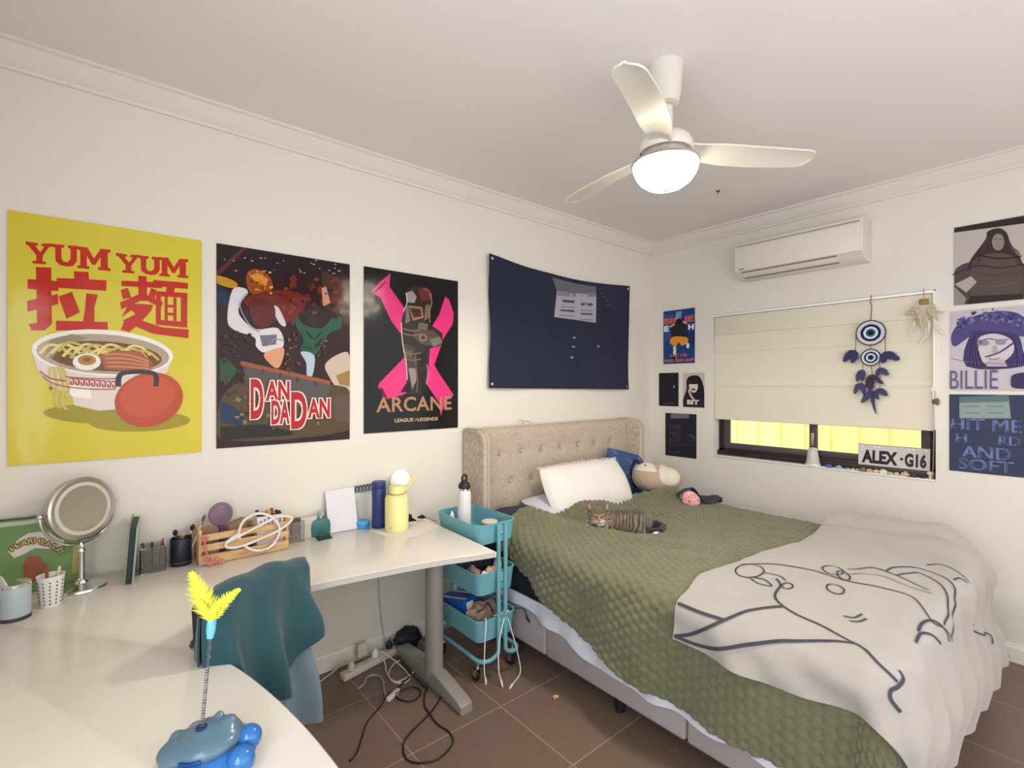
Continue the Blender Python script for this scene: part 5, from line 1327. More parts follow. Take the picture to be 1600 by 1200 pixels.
t = onZ(1122, 298, H); tag(obj('ceiling_hook', G().lathe([(.012, H), (.012, H-.004), (.004, H-.006), (.003, H-.02), (0, H-.021)], (t.x, t.y, 0), 12), mat('hook_dark', (90, 80, 74), .5)), 'tiny dark ceiling hook to the right of the fan light', 'hook')

# ================================================================== ON THE DESK
def onD(px, py): return onZ(px, py, DZ)
FOIL = mat('printed_foil', rough=.4, attr=True, noise=(25, .05))
# green candy pouch against the wall
def bagfn(u, v):
    x = -4.10+.305*u; z = .722+.262*v
    y = -.075+.055*v-.006*math.sin(PI*u)*math.sin(PI*min(1, v*1.05))+.002*nz(x*14, z*12)
    return V((x, y, z-.012*(1-u)*0+.012*abs(u-.5)*v))
P = Print(bagfn, V((0, -.0009, 0))); P.paper((104, 142, 74), 24, 20, .004)
def bt(X, Y):
    p = onA(X/4.285, 720+Y/4.285, -.07); return ((p.x+4.10)/.305, (p.z-.722)/.262)
P.poly([(0, .90), (1, .90), (1, .955), (0, .955)], (190, 198, 176)); P.poly([(0, .975), (1, .975), (1, 1.0), (0, 1.0)], (40, 52, 40))
P.poly([bt(*q) for q in ((50, 620), (110, 545), (180, 500), (270, 490), (350, 500), (430, 540), (420, 580), (330, 600), (230, 595), (140, 640), (90, 660))], (222, 216, 200))
a, b = bt(55, 650), bt(425, 510)
def arch(u, v, x, y): return (u, v+.17*math.sin(PI*min(1, x*.95+.12))-.04*x)
for dx, dy in ((-.007, -.012), (.007, -.012), (-.007, .012), (.007, .012)): P.text('WARHEADS', a[0]+dx, a[1]-.03+dy, b[0]+dx, b[1]-.13+dy, (74, 50, 30), bold=.02, warp=arch); P.layer -= 1
P.layer += 1; P.text('WARHEADS', a[0], a[1]-.03, b[0], b[1]-.13, (214, 186, 104), bold=.015, warp=arch)
P.poly([bt(*q) for q in ((150, 700), (190, 640), (270, 650), (300, 700), (280, 780), (210, 815), (160, 770))], (150, 74, 56))
P.poly([bt(*q) for q in ((490, 560), (525, 555), (525, 745), (480, 760))], (176, 160, 80))
tag(obj('candy_pouch', P.g, FOIL, sharp=60), 'green candy pouch lettered WARHEADS standing against the wall behind the round mirror', 'pouch')
# makeup mirror
mp_ = V((-3.79, -.145, DZ)); mm = thing('makeup_mirror', mp_, 'round chrome makeup mirror on a stem and disc foot', 'mirror')
obj('foot', G().lathe([(.072, 0), (.074, .004), (.072, .010), (.055, .016), (.022, .024), (.018, .032)], mp_, 40), CHROME, mm)
obj('stem', G().lathe([(.012, .030), (.015, .036), (.010, .042), (.010, .135), (.014, .139), (.011, .146), (.012, .154), (.006, .162), (.006, .172)], mp_, 20), CHROME, mm)
ctr_ = mp_+V((.005, .0, .295)); nrm_ = V((.60, -.79, .10)).normalized(); RM = nrm_.to_track_quat('Z', 'Y').to_matrix().to_4x4()
sd = UP.cross(nrm_).normalized(); up2 = nrm_.cross(sd)
arc = [ctr_+sd*(.128*math.cos(a))+up2*(.128*math.sin(a))-nrm_*.018 for a in [PI+PI*i/24 for i in range(25)]]
yoke = obj('yoke', G().tube(arc, .0045, 10), CHROME, mm)
for s in (-1, 1): obj('pivot_knob', G().ball(ctr_+sd*(s*.126)-nrm_*.018, .009, 12, 8), CHROME, yoke)
T4 = Matrix.Translation(ctr_) @ RM
obj('housing', G().lathe([(.0, -.040), (.09, -.040), (.108, -.036), (.114, -.020), (.115, .002), (.108, .006), (.096, .004)], M=T4, n=56), mat('satin_nickel', (188, 184, 178), .25, .9), mm)
obj('light_ring', G().lathe([(.0965, .003), (.0955, .0042), (.083, .0042), (.0825, .003)], M=T4, n=56, cap=False), mat('ring_diffuser', (206, 196, 186), .5), mm)
obj('mirror_glass', G().lathe([(.083, .0036), (0, .0036)], M=T4, n=56), mat('mirror_silver', (240, 240, 240), .02, 1.0), mm)
# jar with papers, perforated cup
c = V((-3.945, -.318, DZ)); t = thing('storage_jar', c, 'frosted grey jar holding folded papers at the left edge of the desk', 'jar')
obj('jar_body', G().lathe([(.036, 0), (.038, .004), (.038, .10), (.035, .108), (.033, .108), (.035, .1), (.035, .008), (0, .008)], c, 32, cap=False), mat('frosted_grey_glass', (176, 190, 200), .3, noise=(18, .12)), t)
obj('rim_band', G().lathe([(.0372, .104), (.039, .106), (.039, .114), (.0372, .116)], c, 32), CHROME, t); obj('foot_band', G().lathe([(.037, .0), (.0388, .001), (.0388, .010), (.038, .012)], c, 32), mat('dark_band', (56, 56, 60), .5), t)
MAU = mat('mauve_white_paper', (206, 194, 198), .8)
t = obj('folded_paper', G().sheet(lambda u, v: c+V((-.030-.05*v+.055*u, -.022+.01*u+.012*math.sin(u*5), .02+.145*v+.03*u*v-.05*u*u*v)), 12, 12, .003), MAU); tag(t, 'pale mauve folded paper sticking out of the frosted jar', 'paper')
t = obj('folded_paper', G().sheet(lambda u, v: c+V((-.028-.05*v+.045*u, .004+.01*math.sin(u*4), .02+.150*v-.03*u*v)), 10, 10, .0025), mat('cream_paper', (226, 214, 196), .8)); tag(t, 'cream folded card behind the mauve paper in the frosted jar', 'paper')
t = obj('stick', G().cyl(c+V((-.02, -.012, .02)), c+V((-.07, -.035, .115)), .004, 8), mat('maroon_stick', (140, 66, 70), .5)); tag(t, 'maroon stick leaning in the frosted jar in front of the papers', 'stick')
c = V((-3.865, -.262, DZ)); t = thing('basket_cup', c, 'white perforated plastic cup between the frosted jar and the mirror foot', 'cup')
obj('cup_body', G().lathe([(.026, 0), (.028, .003), (.036, .098), (.038, .104), (.035, .104), (.027, .006), (0, .006)], c, 32, cap=False), WPL, t)
g = G()
for k in range(7):
    for i in range(12):
        a = 2*PI*i/12; r = .0283+.0075*(k+.6)/7*.98; z = .013+.012*k; g.ball(c+V((r*math.cos(a), r*math.sin(a), z)), (.0025, .0025, .003), 6, 4)
tag(obj('hole', g, mat('hole_grey', (92, 88, 86), .8), t), kind='stuff')
t = obj('pen', G().cyl(c+V((.005, 0, .012)), c+V((.022, .01, .125)), .0045, 8), mat('ivory_pen', (222, 214, 196), .4)); tag(t, 'ivory pen standing in the white perforated cup', 'pen')
t = obj('pen', G().cyl(c+V((-.008, .005, .012)), c+V((-.012, .018, .14)), .0045, 8), mat('red_brown_pen', (146, 76, 58), .4)); tag(t, 'red-brown pen standing in the white perforated cup', 'pen')
# upright boards
SG = mat('sage_board', (128, 146, 134), .5); DGR = mat('dark_green_board', (46, 62, 56), .6)
t = thing('notebook', (-3.665, -.12, DZ), 'sage green hardcover notebook standing on edge beside the mesh pen cup', 'notebook')
NM = Matrix.Translation((-3.646, -.12, DZ+.001)) @ Matrix.Rotation(math.radians(-5), 4, 'Z') @ Matrix.Rotation(math.radians(4), 4, 'Y')
obj('cover', G().box((-.013, 0, .112), (.005, .20, .222), .002, M=NM), SG, t); obj('cover', G().box((.011, 0, .108), (.005, .20, .214), .002, M=NM), mat('pale_sage', (168, 180, 168), .5), t)
obj('page_block', G().box((-.001, .004, .108), (.017, .186, .206), M=NM), DGR, t)
# mesh cup
MSH = mat('silver_mesh', (132, 128, 124), .45, .4)
c = V((-3.575, -.095, DZ)); t = thing('pen_holder', c, 'square silver wire mesh pen holder beside the sage notebook', 'pen holder')
g = G(); hw, hh = .040, .102
for s in (-1, 1):
    for k in range(15):
        o = -hw+2*hw*k/14
        g.tube([c+V((o, s*hw, 0)), c+V((o, s*hw, hh))], .0011, 4); g.tube([c+V((s*hw, o, 0)), c+V((s*hw, o, hh))], .0011, 4)
    for k in range(18):
        z = hh*k/17
        g.tube([c+V((-hw, s*hw, z)), c+V((hw, s*hw, z))], .0011, 4); g.tube([c+V((s*hw, -hw, z)), c+V((s*hw, hw, z))], .0011, 4)
tag(obj('mesh', g, MSH, t), kind='stuff')
for z in (.002, hh): obj('rim_wire', G().tube([c+V((a*hw, b*hw, z)) for a, b in ((-1, -1), (1, -1), (1, 1), (-1, 1))], .0026, 6, closed=True), mat('rim_silver', (204, 200, 194), .3, .6), t)
obj('base_plate', G().box(c+V((0, 0, .001)), (.078, .078, .002)), MSH, t)
for k, (dx, dy, col, nm, L) in enumerate(((-.02, .01, (120, 62, 60), 'maroon pencil', .115), (.0, .02, (60, 56, 60), 'dark pencil', .11), (.022, -.005, (150, 70, 60), 'brick red pen', .125))):
    tag(obj('pencil', G().tube([c+V((dx, dy, .006)), c+V((dx*1.5, dy*1.4, L*.9)), c+V((dx*1.55, dy*1.45, L))], [.0045, .0045, .002], 8), mat('pencil_%d' % k, col, .5)), nm+' standing in the square mesh holder', 'pencil', 'pencils in the mesh holder')
# dark cup with brushes
c = V((-3.478, -.085, DZ)); t = thing('brush_cup', c, 'dark navy round cup holding makeup brushes beside the wooden crate', 'cup')
obj('cup_body', G().lathe([(.036, 0), (.038, .003), (.038, .11), (.0365, .112), (.035, .11), (.035, .006), (0, .006)], c, 32, cap=False), mat('navy_black_cup', (32, 34, 50), .4), t)
obj('label_band', G().lathe([(.0382, .012), (.0386, .013), (.0386, .016), (.0382, .017)], c, 32), mat('cup_line', (70, 70, 84), .5), t)
def brush(name, a, b, hl, hr, hcol, bcol, label):
    a, b = V(a), V(b); d = (b-a).normalized(); t = thing(name, a, label, 'brush', 'makeup brushes in the navy cup')
    obj('handle', G().tube([a, b-d*hl*1.5], [.003, .004], 8), hcol, t); obj('ferrule', G().tube([b-d*hl*1.55, b-d*hl*.9], [.0045, .005], 8), CHROME, t)
    obj('bristles', G().tube([b-d*hl*.95, b-d*hl*.4, b], [.005, hr, hr*.35], 10), bcol, t)
BRD = mat('bristle_dark', (44, 38, 40), .9); BRL = mat('bristle_tan', (176, 150, 124), .9)
brush('makeup_brush', c+V((.02, 0, .01)), c+V((.085, -.01, .195)), .030, .007, mat('ivory_pen'), mat('bristle_grey', (92, 92, 96), .9), 'long pale-handled brush leaning right over the wooden crate')
brush('makeup_brush', c+V((.012, .01, .01)), c+V((.045, .015, .155)), .026, .010, BLK, BRD, 'black brush leaning right in the navy cup')
brush('makeup_brush', c+V((-.01, .0, .01)), c+V((-.02, .01, .145)), .026, .011, BLK, BRD, 'black upright brush at the left of the navy cup')
brush('makeup_brush', c+V((.0, -.01, .01)), c+V((.004, -.006, .135)), .028, .014, BLK, BRL, 'tan-bristled brush in the middle of the navy cup')
# crate
WOOD = node_mat('pale_pine', lambda nt, N, L, p: None)
def _pine(nt, N, L, p):
    tc = N.new('ShaderNodeTexCoord'); mp = N.new('ShaderNodeMapping'); mp.inputs['Scale'].default_value = (6, 60, 60)
    n = N.new('ShaderNodeTexNoise'); n.inputs['Scale'].default_value = 1; n.inputs['Detail'].default_value = 4
    r = N.new('ShaderNodeValToRGB'); r.color_ramp.elements[0].position = .3; r.color_ramp.elements[0].color = rgb((196, 150, 104)); r.color_ramp.elements[1].position = .7; r.color_ramp.elements[1].color = rgb((226, 190, 142))
    L.new(tc.outputs['Object'], mp.inputs['Vector']); L.new(mp.outputs['Vector'], n.inputs['Vector']); L.new(n.outputs['Fac'], r.inputs['Fac']); L.new(r.outputs['Color'], p.inputs['Base Color']); p.inputs['Roughness'].default_value = .6
_pine(WOOD.node_tree, WOOD.node_tree.nodes, WOOD.node_tree.links, WOOD.node_tree.nodes['Principled BSDF'])
cx0, cx1, cy0, cy1 = -3.425, -3.075, -.165, -.035
cr = thing('wooden_crate', ((cx0+cx1)/2, -.1, DZ), 'pale slatted wooden crate holding small things on the desk by the wall', 'crate')
for x in (cx0+.006, cx1-.006): obj('end_panel', G().box((x, (cy0+cy1)/2, DZ+.073), (.012, cy1-cy0, .146), .002), WOOD, cr)
for y in (cy0-.003, cy1+.003):
    for z, h in ((.022, .040), (.072, .028), (.114, .028)): obj('slat', G().box(((cx0+cx1)/2, y, DZ+z), (cx1-cx0, .006, h), .0015), WOOD, cr)
obj('bottom_board', G().box(((cx0+cx1)/2, (cy0+cy1)/2, DZ+.005), (cx1-cx0-.026, cy1-cy0-.004, .006)), WOOD, cr)
CB = DZ+.009
c = onA(345, 803, -.085); nn_ = (CAM-c).normalized(); nn_ = V((nn_.x+.35, nn_.y, .1)).normalized(); Mq = Matrix.Translation(c) @ nn_.to_track_quat('Z', 'Y').to_matrix().to_4x4()
t = thing('hairbrush', (c.x, c.y, CB), 'round mauve detangling brush standing in the wooden crate', 'brush')
obj('brush_disc', G().lathe([(0, -.010), (.040, -.008), (.050, 0), (.046, .006), (.040, .007), (.038, .0055), (.030, .008), (.028, .0065), (.020, .009), (.018, .0075), (.010, .0095), (0, .0095)], M=Mq, n=44), mat('mauve_plastic', (126, 100, 120), .4), t, sharp=25)
obj('handle', G().tube([c+V((0, 0, -.045)), c+V((.004, .0, -.09)), V((c.x+.004, c.y, CB+.002))], [.012, .010, .012], 10), mat('purple_plastic', (96, 62, 108), .35), t)
c = V((-3.255, -.075, CB)); Mq = Matrix.Translation(c+V((0, 0, .075))) @ Matrix.Rotation(math.radians(-22), 4, 'Y')
tag(obj('glasses_case', G().box((0, 0, 0), (.085, .045, .135), .020, M=Mq, seg=4), mat('brown_leather', (140, 112, 84), .5)), 'brown rounded glasses case leaning behind the mauve brush in the crate', 'case')
c = V((-3.145, -.095, CB)); t = thing('sample_box', c, 'open white printed box of small coloured bottles in the crate', 'box')
g = G()
for (dx, dy, sx, sy) in ((0, -.045, .11, .002), (0, .045, .11, .002), (-.054, 0, .002, .09), (.054, 0, .002, .09)): g.box(c+V((dx, dy, .075)), (sx, sy, .15))
g.box(c+V((0, 0, .002)), (.108, .088, .003)); obj('carton', g, WPL, t)
for k in range(6): obj('print_mark', G().box(c+V((-.040+.016*k, -.0465, .118)), (.007, .001, .030+.01*(k % 3))), mat('box_print_%d' % (k % 3), ((150, 150, 156), (180, 130, 130), (120, 120, 130))[k % 3], .6), t)
for k in range(10):
    col, nm = (((120, 50, 52), 'maroon'), ((40, 44, 76), 'navy'), ((204, 176, 90), 'mustard'), ((150, 90, 96), 'rose'), ((66, 48, 44), 'brown'))[k % 5]
    p = c+V((-.042+.021*(k % 5), -.022+.044*(k//5), .005))
    tag(obj('nail_polish', G().lathe([(.009, 0), (.0095, .003), (.0095, .10), (.0075, .105), (.0075, .150+.006*(k % 3)), (0, .152+.006*(k % 3))], p, 12), mat('polish_'+nm, col, .3)), nm+' capped bottle in the '+('front' if k < 5 else 'back')+' row of the white printed box', 'bottle', 'small bottles in the white printed box')
# pink flower clips on the crate
PKF = mat('pink_translucent', (230, 140, 132), .3, trans=.25)
c = V((cx0+.03, cy0-.014, DZ)); t = thing('hair_clip', c, 'string of pink flower clips hanging down the front of the crate', 'hair clip')
obj('ribbon', G().tube(spline([(c.x-.012, c.y+.004, DZ+.128), (c.x-.010, c.y, DZ+.09), (c.x-.004, c.y-.002, DZ+.05), (c.x, c.y-.004, DZ+.02)], 5), .004, 8), PKF, t)
for k, (dx, z, r) in enumerate(((-.012, .118, .013), (-.004, .034, .014), (.022, .022, .014), (.045, .010, .012), (.005, .008, .012))):
    g = G()
    for i in range(5): a = 2*PI*i/5; g.ball((c.x+dx+r*.6*math.cos(a), c.y-.008-(.012 if k > 1 else 0), max(DZ+.0085, DZ+z+r*.6*math.sin(a))), (r*.5, .005, r*.5), 10, 6)
    obj('flower', g, PKF, t)
# white tube rings leaning on the crate
def at2(X, Y, d): return onA(300+X/8.889, 770+Y/8.889, -.183-.02*(2.2-d))
WTB = mat('white_tube', (228, 222, 214), .35)
t = thing('tube_ring', (-3.14, -.2, DZ), 'two interlocked white plastic tube rings leaning on the crate front', 'ring')
obj('ring', G().tube(spline([at2(660, 640, 2.17), at2(655, 520, 2.18), at2(730, 380, 2.20), at2(900, 290, 2.22), at2(1080, 320, 2.24), at2(1195, 440, 2.24), at2(1210, 560, 2.22), at2(1150, 680, 2.18), at2(1020, 780, 2.13), at2(900, 805, 2.10), at2(800, 780, 2.10), at2(720, 730, 2.12)], 8), .0060, 10), WTB, t)
obj('ring', G().tube(spline([at2(470, 700, 2.05), at2(560, 610, 2.10), at2(660, 560, 2.13), at2(700, 700, 2.10), at2(600, 765, 2.06), at2(490, 755, 2.04)], 6, True)[:1]+spline([at2(1180, 330, 2.30), at2(1330, 325, 2.31), at2(1390, 360, 2.31), at2(1330, 430, 2.27), at2(1190, 530, 2.22), at2(950, 640, 2.15), at2(720, 730, 2.09), at2(560, 765, 2.05), at2(470, 745, 2.03), at2(490, 680, 2.05), at2(600, 600, 2.10), at2(650, 575, 2.12)], 8), .0060, 10), WTB, t)
obj('metal_joint', G().tube([at2(1040, 780, 2.12), at2(1160, 690, 2.17)], .0085, 10), CHROME, t)
# clear box with gold trinkets, cards, perfume
ACR = mat('clear_acrylic', (250, 250, 250), .05, trans=.92, ior=1.25)
c = onD(457, 849)+V((0, .036, 0)); t = thing('trinket_box', c, 'clear acrylic box of gold trinkets right of the wooden crate', 'box')
g = G()
for (dx, dy, sx, sy) in ((0, -.036, .105, .002), (0, .036, .105, .002), (-.052, 0, .002, .074), (.052, 0, .002, .074)): g.box(c+V((dx, dy, .048)), (sx, sy, .096))
g.box(c+V((0, 0, .0015)), (.104, .072, .003)); obj('clear_walls', g, ACR, t)
for x in (-.0525, .0525): obj('corner_edge', G().box(c+V((x, -.036, .05)), (.003, .004, .100)), mat('acrylic_edge', (150, 140, 128), .3), t)
obj('dark_tray', G().box(c+V((.028, .012, .054)), (.04, .030, .10), .003), mat('smoky_brown', (74, 60, 56), .4), t)
GOLD = mat('gold', (214, 172, 96), .25, 1.0)
for k, (dx, z, r) in enumerate(((-.03, .020, .012), (-.005, .018, .014), (-.02, .050, .011), (.02, .022, .011), (-.035, .072, .009))):
    tag(obj('bracelet', G().tube([c+V((dx+r*math.cos(a), -.016-.004*(k % 2), z+r*math.sin(a))) for a in [2*PI*i/20 for i in range(20)]], .0026, 6, closed=True), GOLD), ('gold ring-shaped trinket lying low at the left in the clear box', 'largest gold trinket at the bottom middle of the clear box', 'gold trinket in the middle of the clear box', 'gold trinket low at the right in the clear box', 'smallest gold trinket near the top of the clear box')[k], 'trinket', 'gold trinkets in the clear box')
c = onD(478, 841)+V((.012, .02, 0)); t = thing('card_box', c, 'pale beige perfume carton standing between clear box and green bottle', 'box')
obj('carton', G().box(c+V((0, 0, .05)), (.085, .04, .10), .002), mat('pale_beige_card', (204, 196, 184), .7), t); obj('card_lid_line', G().box(c+V((0, -.0203, .062)), (.085, .0006, .0012)), mat('card_line', (150, 142, 130), .7), t)
c = onD(502, 837)+V((0, .012, 0)); t = thing('perfume_bottle', c, 'teal glass perfume bottle left of the leaning white paper', 'bottle')
obj('flask', G().prism([(-.045, 0), (.045, 0), (.047, .05), (.040, .075), (.016, .088), (-.016, .088), (-.040, .075), (-.047, .05)], -.014, .014, .004, M=Matrix.Translation(c) @ Matrix.Rotation(PI/2, 4, 'X')), mat('teal_glass', (72, 138, 136), .12, trans=.4), t)
obj('collar', G().lathe([(.010, .088), (.010, .096)], c, 16), CHROME, t); obj('stopper', G().lathe([(.014, .096), (.016, .10), (.016, .118), (.013, .121), (0, .121)], c, 16), mat('clear_stopper', (200, 214, 212), .1, trans=.6), t)
q = [onD(489, 835), onD(513, 832), onD(520, 841), onD(497, 846)]
g = G().prism([(p.x, p.y) for p in q][::-1], DZ, DZ+.002); t = thing('gift_card', (q[0]+q[2])/2, 'dark green card lying flat in front of the perfume bottle', 'card'); obj('card', g, mat('dark_green_card', (40, 66, 64), .5), t)
m_ = (q[0]+q[2])/2; obj('card_print', G().box(m_+V((0, 0, .0023)), (.03, .006, .0004)), mat('card_print_grey', (120, 140, 136), .5), t)
# papers
PAP = mat('white_paper', (226, 224, 230), .8, noise=(12, .02)); PAPS = mat('paper_pencil_grey', (200, 198, 206), .8)
a, b, tl_, tr_ = onD(513, 834), onD(559, 826), onA(508, 768, -.012), onA(553, 761, -.012)
def pfn(u, v): return (a*(1-u)+b*u)*(1-v)+(tl_*(1-u)+tr_*u)*v+V((0, -.004*math.sin(PI*v), .0015))
t = tag(obj('drawing_paper', G().sheet(pfn, 8, 10, .0008), PAP), 'white drawing paper leaning on the wall between perfume bottle and blue tin', 'paper')
a2, b2, tl2, tr2 = onD(557, 822)+V((0, .05, 0)), onD(592, 817)+V((0, .05, 0)), onA(553, 760, -.008), onA(588, 754, -.008)
def lfn(u, v): return (a2*(1-u)+b2*u)*(1-v)+(tl2*(1-u)+tr2*u)*v+V((0, 0, .0015))
P = Print(lfn, V((0, -.0003, .0001))); P.paper((196, 200, 220), 3, 3, .0008)
P.rect(0, .80, 1, 1, (150, 156, 160))
for k in range(6): P.line([(.02+.15*k, .82), (.10+.15*k, .88), (.05+.15*k, .93), (.18+.15*k, .98)], .035, (44, 46, 44))
P.rect(.14, .42, .62, .60, (46, 48, 74)); P.line([(.2, .45), (.35, .57), (.5, .46)], .03, (180, 186, 210)); P.rect(.0, .0, .9, .12, (110, 130, 150)); P.line([(.09, .02), (.09, .76)], .03, (150, 154, 172))
tag(obj('leaflet', P.g, MATTE, smooth=False), 'bluish printed leaflet with a dark square behind the navy bottle', 'leaflet')
c = onD(567, 824); c = V((c.x, c.y, DZ)); t = thing('putty_tin', c, 'small bright blue round tub in front of the leaflet', 'tub')
BLUP = mat('bright_blue_plastic', (52, 156, 220), .35)
obj('tub', G().lathe([(.030, 0), (.033, .003), (.033, .018), (.031, .02)], c, 32), BLUP, t); obj('lid', G().lathe([(.034, .020), (.035, .022), (.035, .032), (.031, .036), (0, .036)], c, 32), mat('sky_blue_plastic', (76, 176, 230), .35), t)
c = V((-2.52, -.145, DZ)); pp = onD(592, 824); c = V((pp.x, pp.y, DZ+.001))
t = thing('speaker_bottle', c, 'tall navy blue cylinder bottle beside the yellow bottle', 'bottle'); NB_ = mat('navy_bottle_coat', (44, 58, 116), .4)
obj('body', G().lathe([(.033, 0), (.036, .005), (.036, .205), (.035, .209), (.032, .210)], c, 36), NB_, t); obj('lid', G().lathe([(.0345, .211), (.036, .213), (.036, .238), (.033, .243), (.010, .244), (0, .244)], c, 36), NB_, t)
obj('base_ring', G().lathe([(.0362, .006), (.0367, .007), (.0367, .012), (.0362, .013)], c, 36), mat('navy_ring', (30, 38, 84), .4), t)
pp = onD(620, 828); c = V((pp.x, pp.y, DZ+.001)); YE = mat('pale_yellow_coat', (240, 230, 160), .4)
t = thing('drink_bottle', c, 'wide pale yellow drink bottle with loop strap standing on a sheet of paper', 'bottle')
obj('body', G().lathe([(.054, 0), (.059, .006), (.060, .02), (.060, .166), (.056, .178), (.042, .184), (.038, .186)], c, 44), YE, t)
obj('neck_line', G().lathe([(.0385, .185), (.0385, .191)], c, 32), mat('neck_grey', (150, 146, 110), .4), t)
lid = obj('lid', G().lathe([(.036, .190), (.038, .192), (.038, .226), (.036, .229), (0, .229)], c, 36), YE, t)
obj('strap', G().tube(spline([c+RT*.036+V((0, 0, .204)), c+RT*.055+V((0, 0, .215)), c+RT*.083+V((0, 0, .258)), c+RT*.090+V((0, 0, .272)), c+RT*.082+V((0, 0, .276)), c+RT*.060+V((0, 0, .245)), c+RT*.038+V((0, 0, .212))], 6), .0045, 8), YE, lid)
for k in range(2):
    g = G(); w0 = .012+.004*k
    for i in range(5): 
        aa = math.atan2(-FW.y, -FW.x)-.42+.05*i; g.box(c+V((.0603*math.cos(aa), .0603*math.sin(aa), .028-.008*k)), (.0014, .0014, .004))
    obj('printed_mark', g, mat('mark_grey', (176, 166, 110), .5), t)
# glowing dome lamp behind the bottle
pp = onA(626, 800, -.07); c = V((pp.x, -.07, DZ))
def _dome(nt, N, L, p):
    p.inputs['Base Color'].default_value = rgb((244, 242, 236)); p.inputs['Emission Color'].default_value = (1, .97, .9, 1); p.inputs['Emission Strength'].default_value = .3
t = thing('mushroom_lamp', c, 'small lit white dome lamp behind the yellow bottle', 'lamp')
obj('stand', G().lathe([(.045, 0), (.047, .004), (.040, .012), (.024, .03), (.020, .215)], c, 28), WPL, t)
dm = G(); 
dm.lathe([(.052, .206), (.054, .214), (.052, .235), (.045, .256), (.032, .272), (.014, .280), (0, .281)], c, 40, cap=False); obj('glowing_dome', dm, node_mat('lit_white_dome', _dome), t)
g = G().lathe([(.053, .203), (.056, .206), (.053, .210)], c, 40); obj('dome_rim', g, WPL, t)
# sheet under the bottles
q = [onD(578, 829), onD(618, 842), onD(655, 836), onD(684, 822), onD(664, 806), onD(640, 801)]
tag(obj('paper_sheet', G().prism([(p.x, p.y) for p in q][::-1], DZ, DZ+.0009), mat('cream_white_sheet', (230, 224, 212), .8), smooth=False), 'white paper sheet lying flat under the yellow bottle', 'paper')
# black clip-on fan / tassel with thin wand
pa, pb = onD(641, 826)+V((0, 0, .004)), onD(660, 815)+V((0, 0, .015))
t = thing('cat_wand', V((pa.x, pa.y, DZ)), 'black fabric tassel on a thin wand lying right of the yellow bottle', 'cat toy')
BLF_ = mat('black_felt', (18, 18, 26), .9)
g = G()
for k in range(7):
    e = pa+V((.018*math.cos(k*.9)+.004, .012*math.sin(k*.9)+.03, .02+.045*(.4+.6*math.sin(k*1.3)**2))); g.tube([pb*.4+pa*.6+V((0, 0, .02)), (pa+e)/2+V((0, 0, .015)), V((e.x, e.y, max(e.z, DZ+.008)))], [.008, .010, .003], 8, flat=.5)
obj('tassel', g, BLF_, t)
obj('knot', G().tube([pb+V((-.028, .006, .012)), pb+V((0, 0, .012)), pb+V((.022, -.003, .004))], [.006, .016, .003], 10, flat=.7), mat('navy_felt', (26, 28, 56), .9), t)
obj('wand', G().tube([pb+V((.015, -.002, .004)), onD(683, 818)+V((0, 0, .012))], .0016, 6), mat('wand_grey', (90, 86, 84), .5), t)

# ---------------- foreground cat toy
c = V((-3.562, -1.418, DZ)); ct = thing('spring_cat_toy', c, 'blue ball-track cat toy with a spring and yellow feathers in the foreground', 'cat toy')
def toyW(x, y, z): return c+RT*(x*.88)-FW*(y*.9)+UP*(z*(.92 if z < .09 else 1))
BLG = mat('blue_gloss_plastic', (46, 122, 196), .15, trans=.25, coat=.4); CAPM = mat('grey_blue_plastic', (84, 112, 130), .3, coat=.3)
blob('cap', [('b', toyW(0, 0, .052), (.062, .062, .026)), ('b', toyW(-.045, .02, .042), (.045, .045, .020)), ('b', toyW(-.005, .0, .068), (.036, .036, .016)), ('b', toyW(.004, -.03, .078), (.010, .010, .014)), ('b', toyW(.033, -.02, .076), (.016, .015, .013)), ('b', toyW(.025, -.01, .062), (.030, .030, .020)), ('b', toyW(-.030, -.01, .068), (.014, .014, .010)), ('b', toyW(-.072, .0, .056), (.014, .014, .012))], .0035, CAPM, ct, 8)
g = G().tube([toyW(.062*math.cos(a)-.005, .058*math.sin(a), .044+.006*math.cos(a)) for a in [2*PI*i/40 for i in range(40)]], .007, 8, closed=True); obj('cap_rim', g, CAPM, ct)
g = G().tube([toyW(-.022, .066, .046), toyW(.0, .069, .047), toyW(.022, .064, .050)], .0042, 8, flat=.8); obj('mouth_slot', g, mat('deep_blue', (26, 62, 116), .3), ct)
obj('track_body', G().lathe([(.070, 0), (.083, .006), (.086, .017), (.080, .028), (.066, .036), (.054, .042)], c, 48), BLG, ct)
for (x, y, z, r) in ((.078, -.022, .040, .024), (.088, .030, .028, .026), (-.06, -.05, .03, .022)):
    obj('ball', G().ball(toyW(x, y, z), r, 24, 16), BLG, ct)
base_ = toyW(-.010, .012, .080); topS = toyW(-.004, -.010, .247)
g = G().lathe([(.010, 0), (.010, .006), (.006, .008)], base_, 16); obj('spring_socket', g, mat('navy_plastic', (30, 46, 84), .4), ct)
g = G(); n = 900
g.tube([base_.lerp(topS, i/n)+V((.0028*math.cos(i*.26), .0028*math.sin(i*.26), 0)) for i in range(n+1)], .0010, 5); obj('spring', g, mat('spring_steel', (130, 126, 140), .3, .8), ct)
dS = (topS-base_).normalized()
obj('feather_holder', G().tube([topS-dS*.004, topS+dS*.012, topS+dS*.040], [.006, .0085, .0085], 14), mat('light_blue_plastic', (110, 184, 220), .35), ct)
YF_ = mat('yellow_feather', (240, 232, 50), .8, noise=(50, .12), sheen=.4); tp = topS+dS*.030
nf = -FW
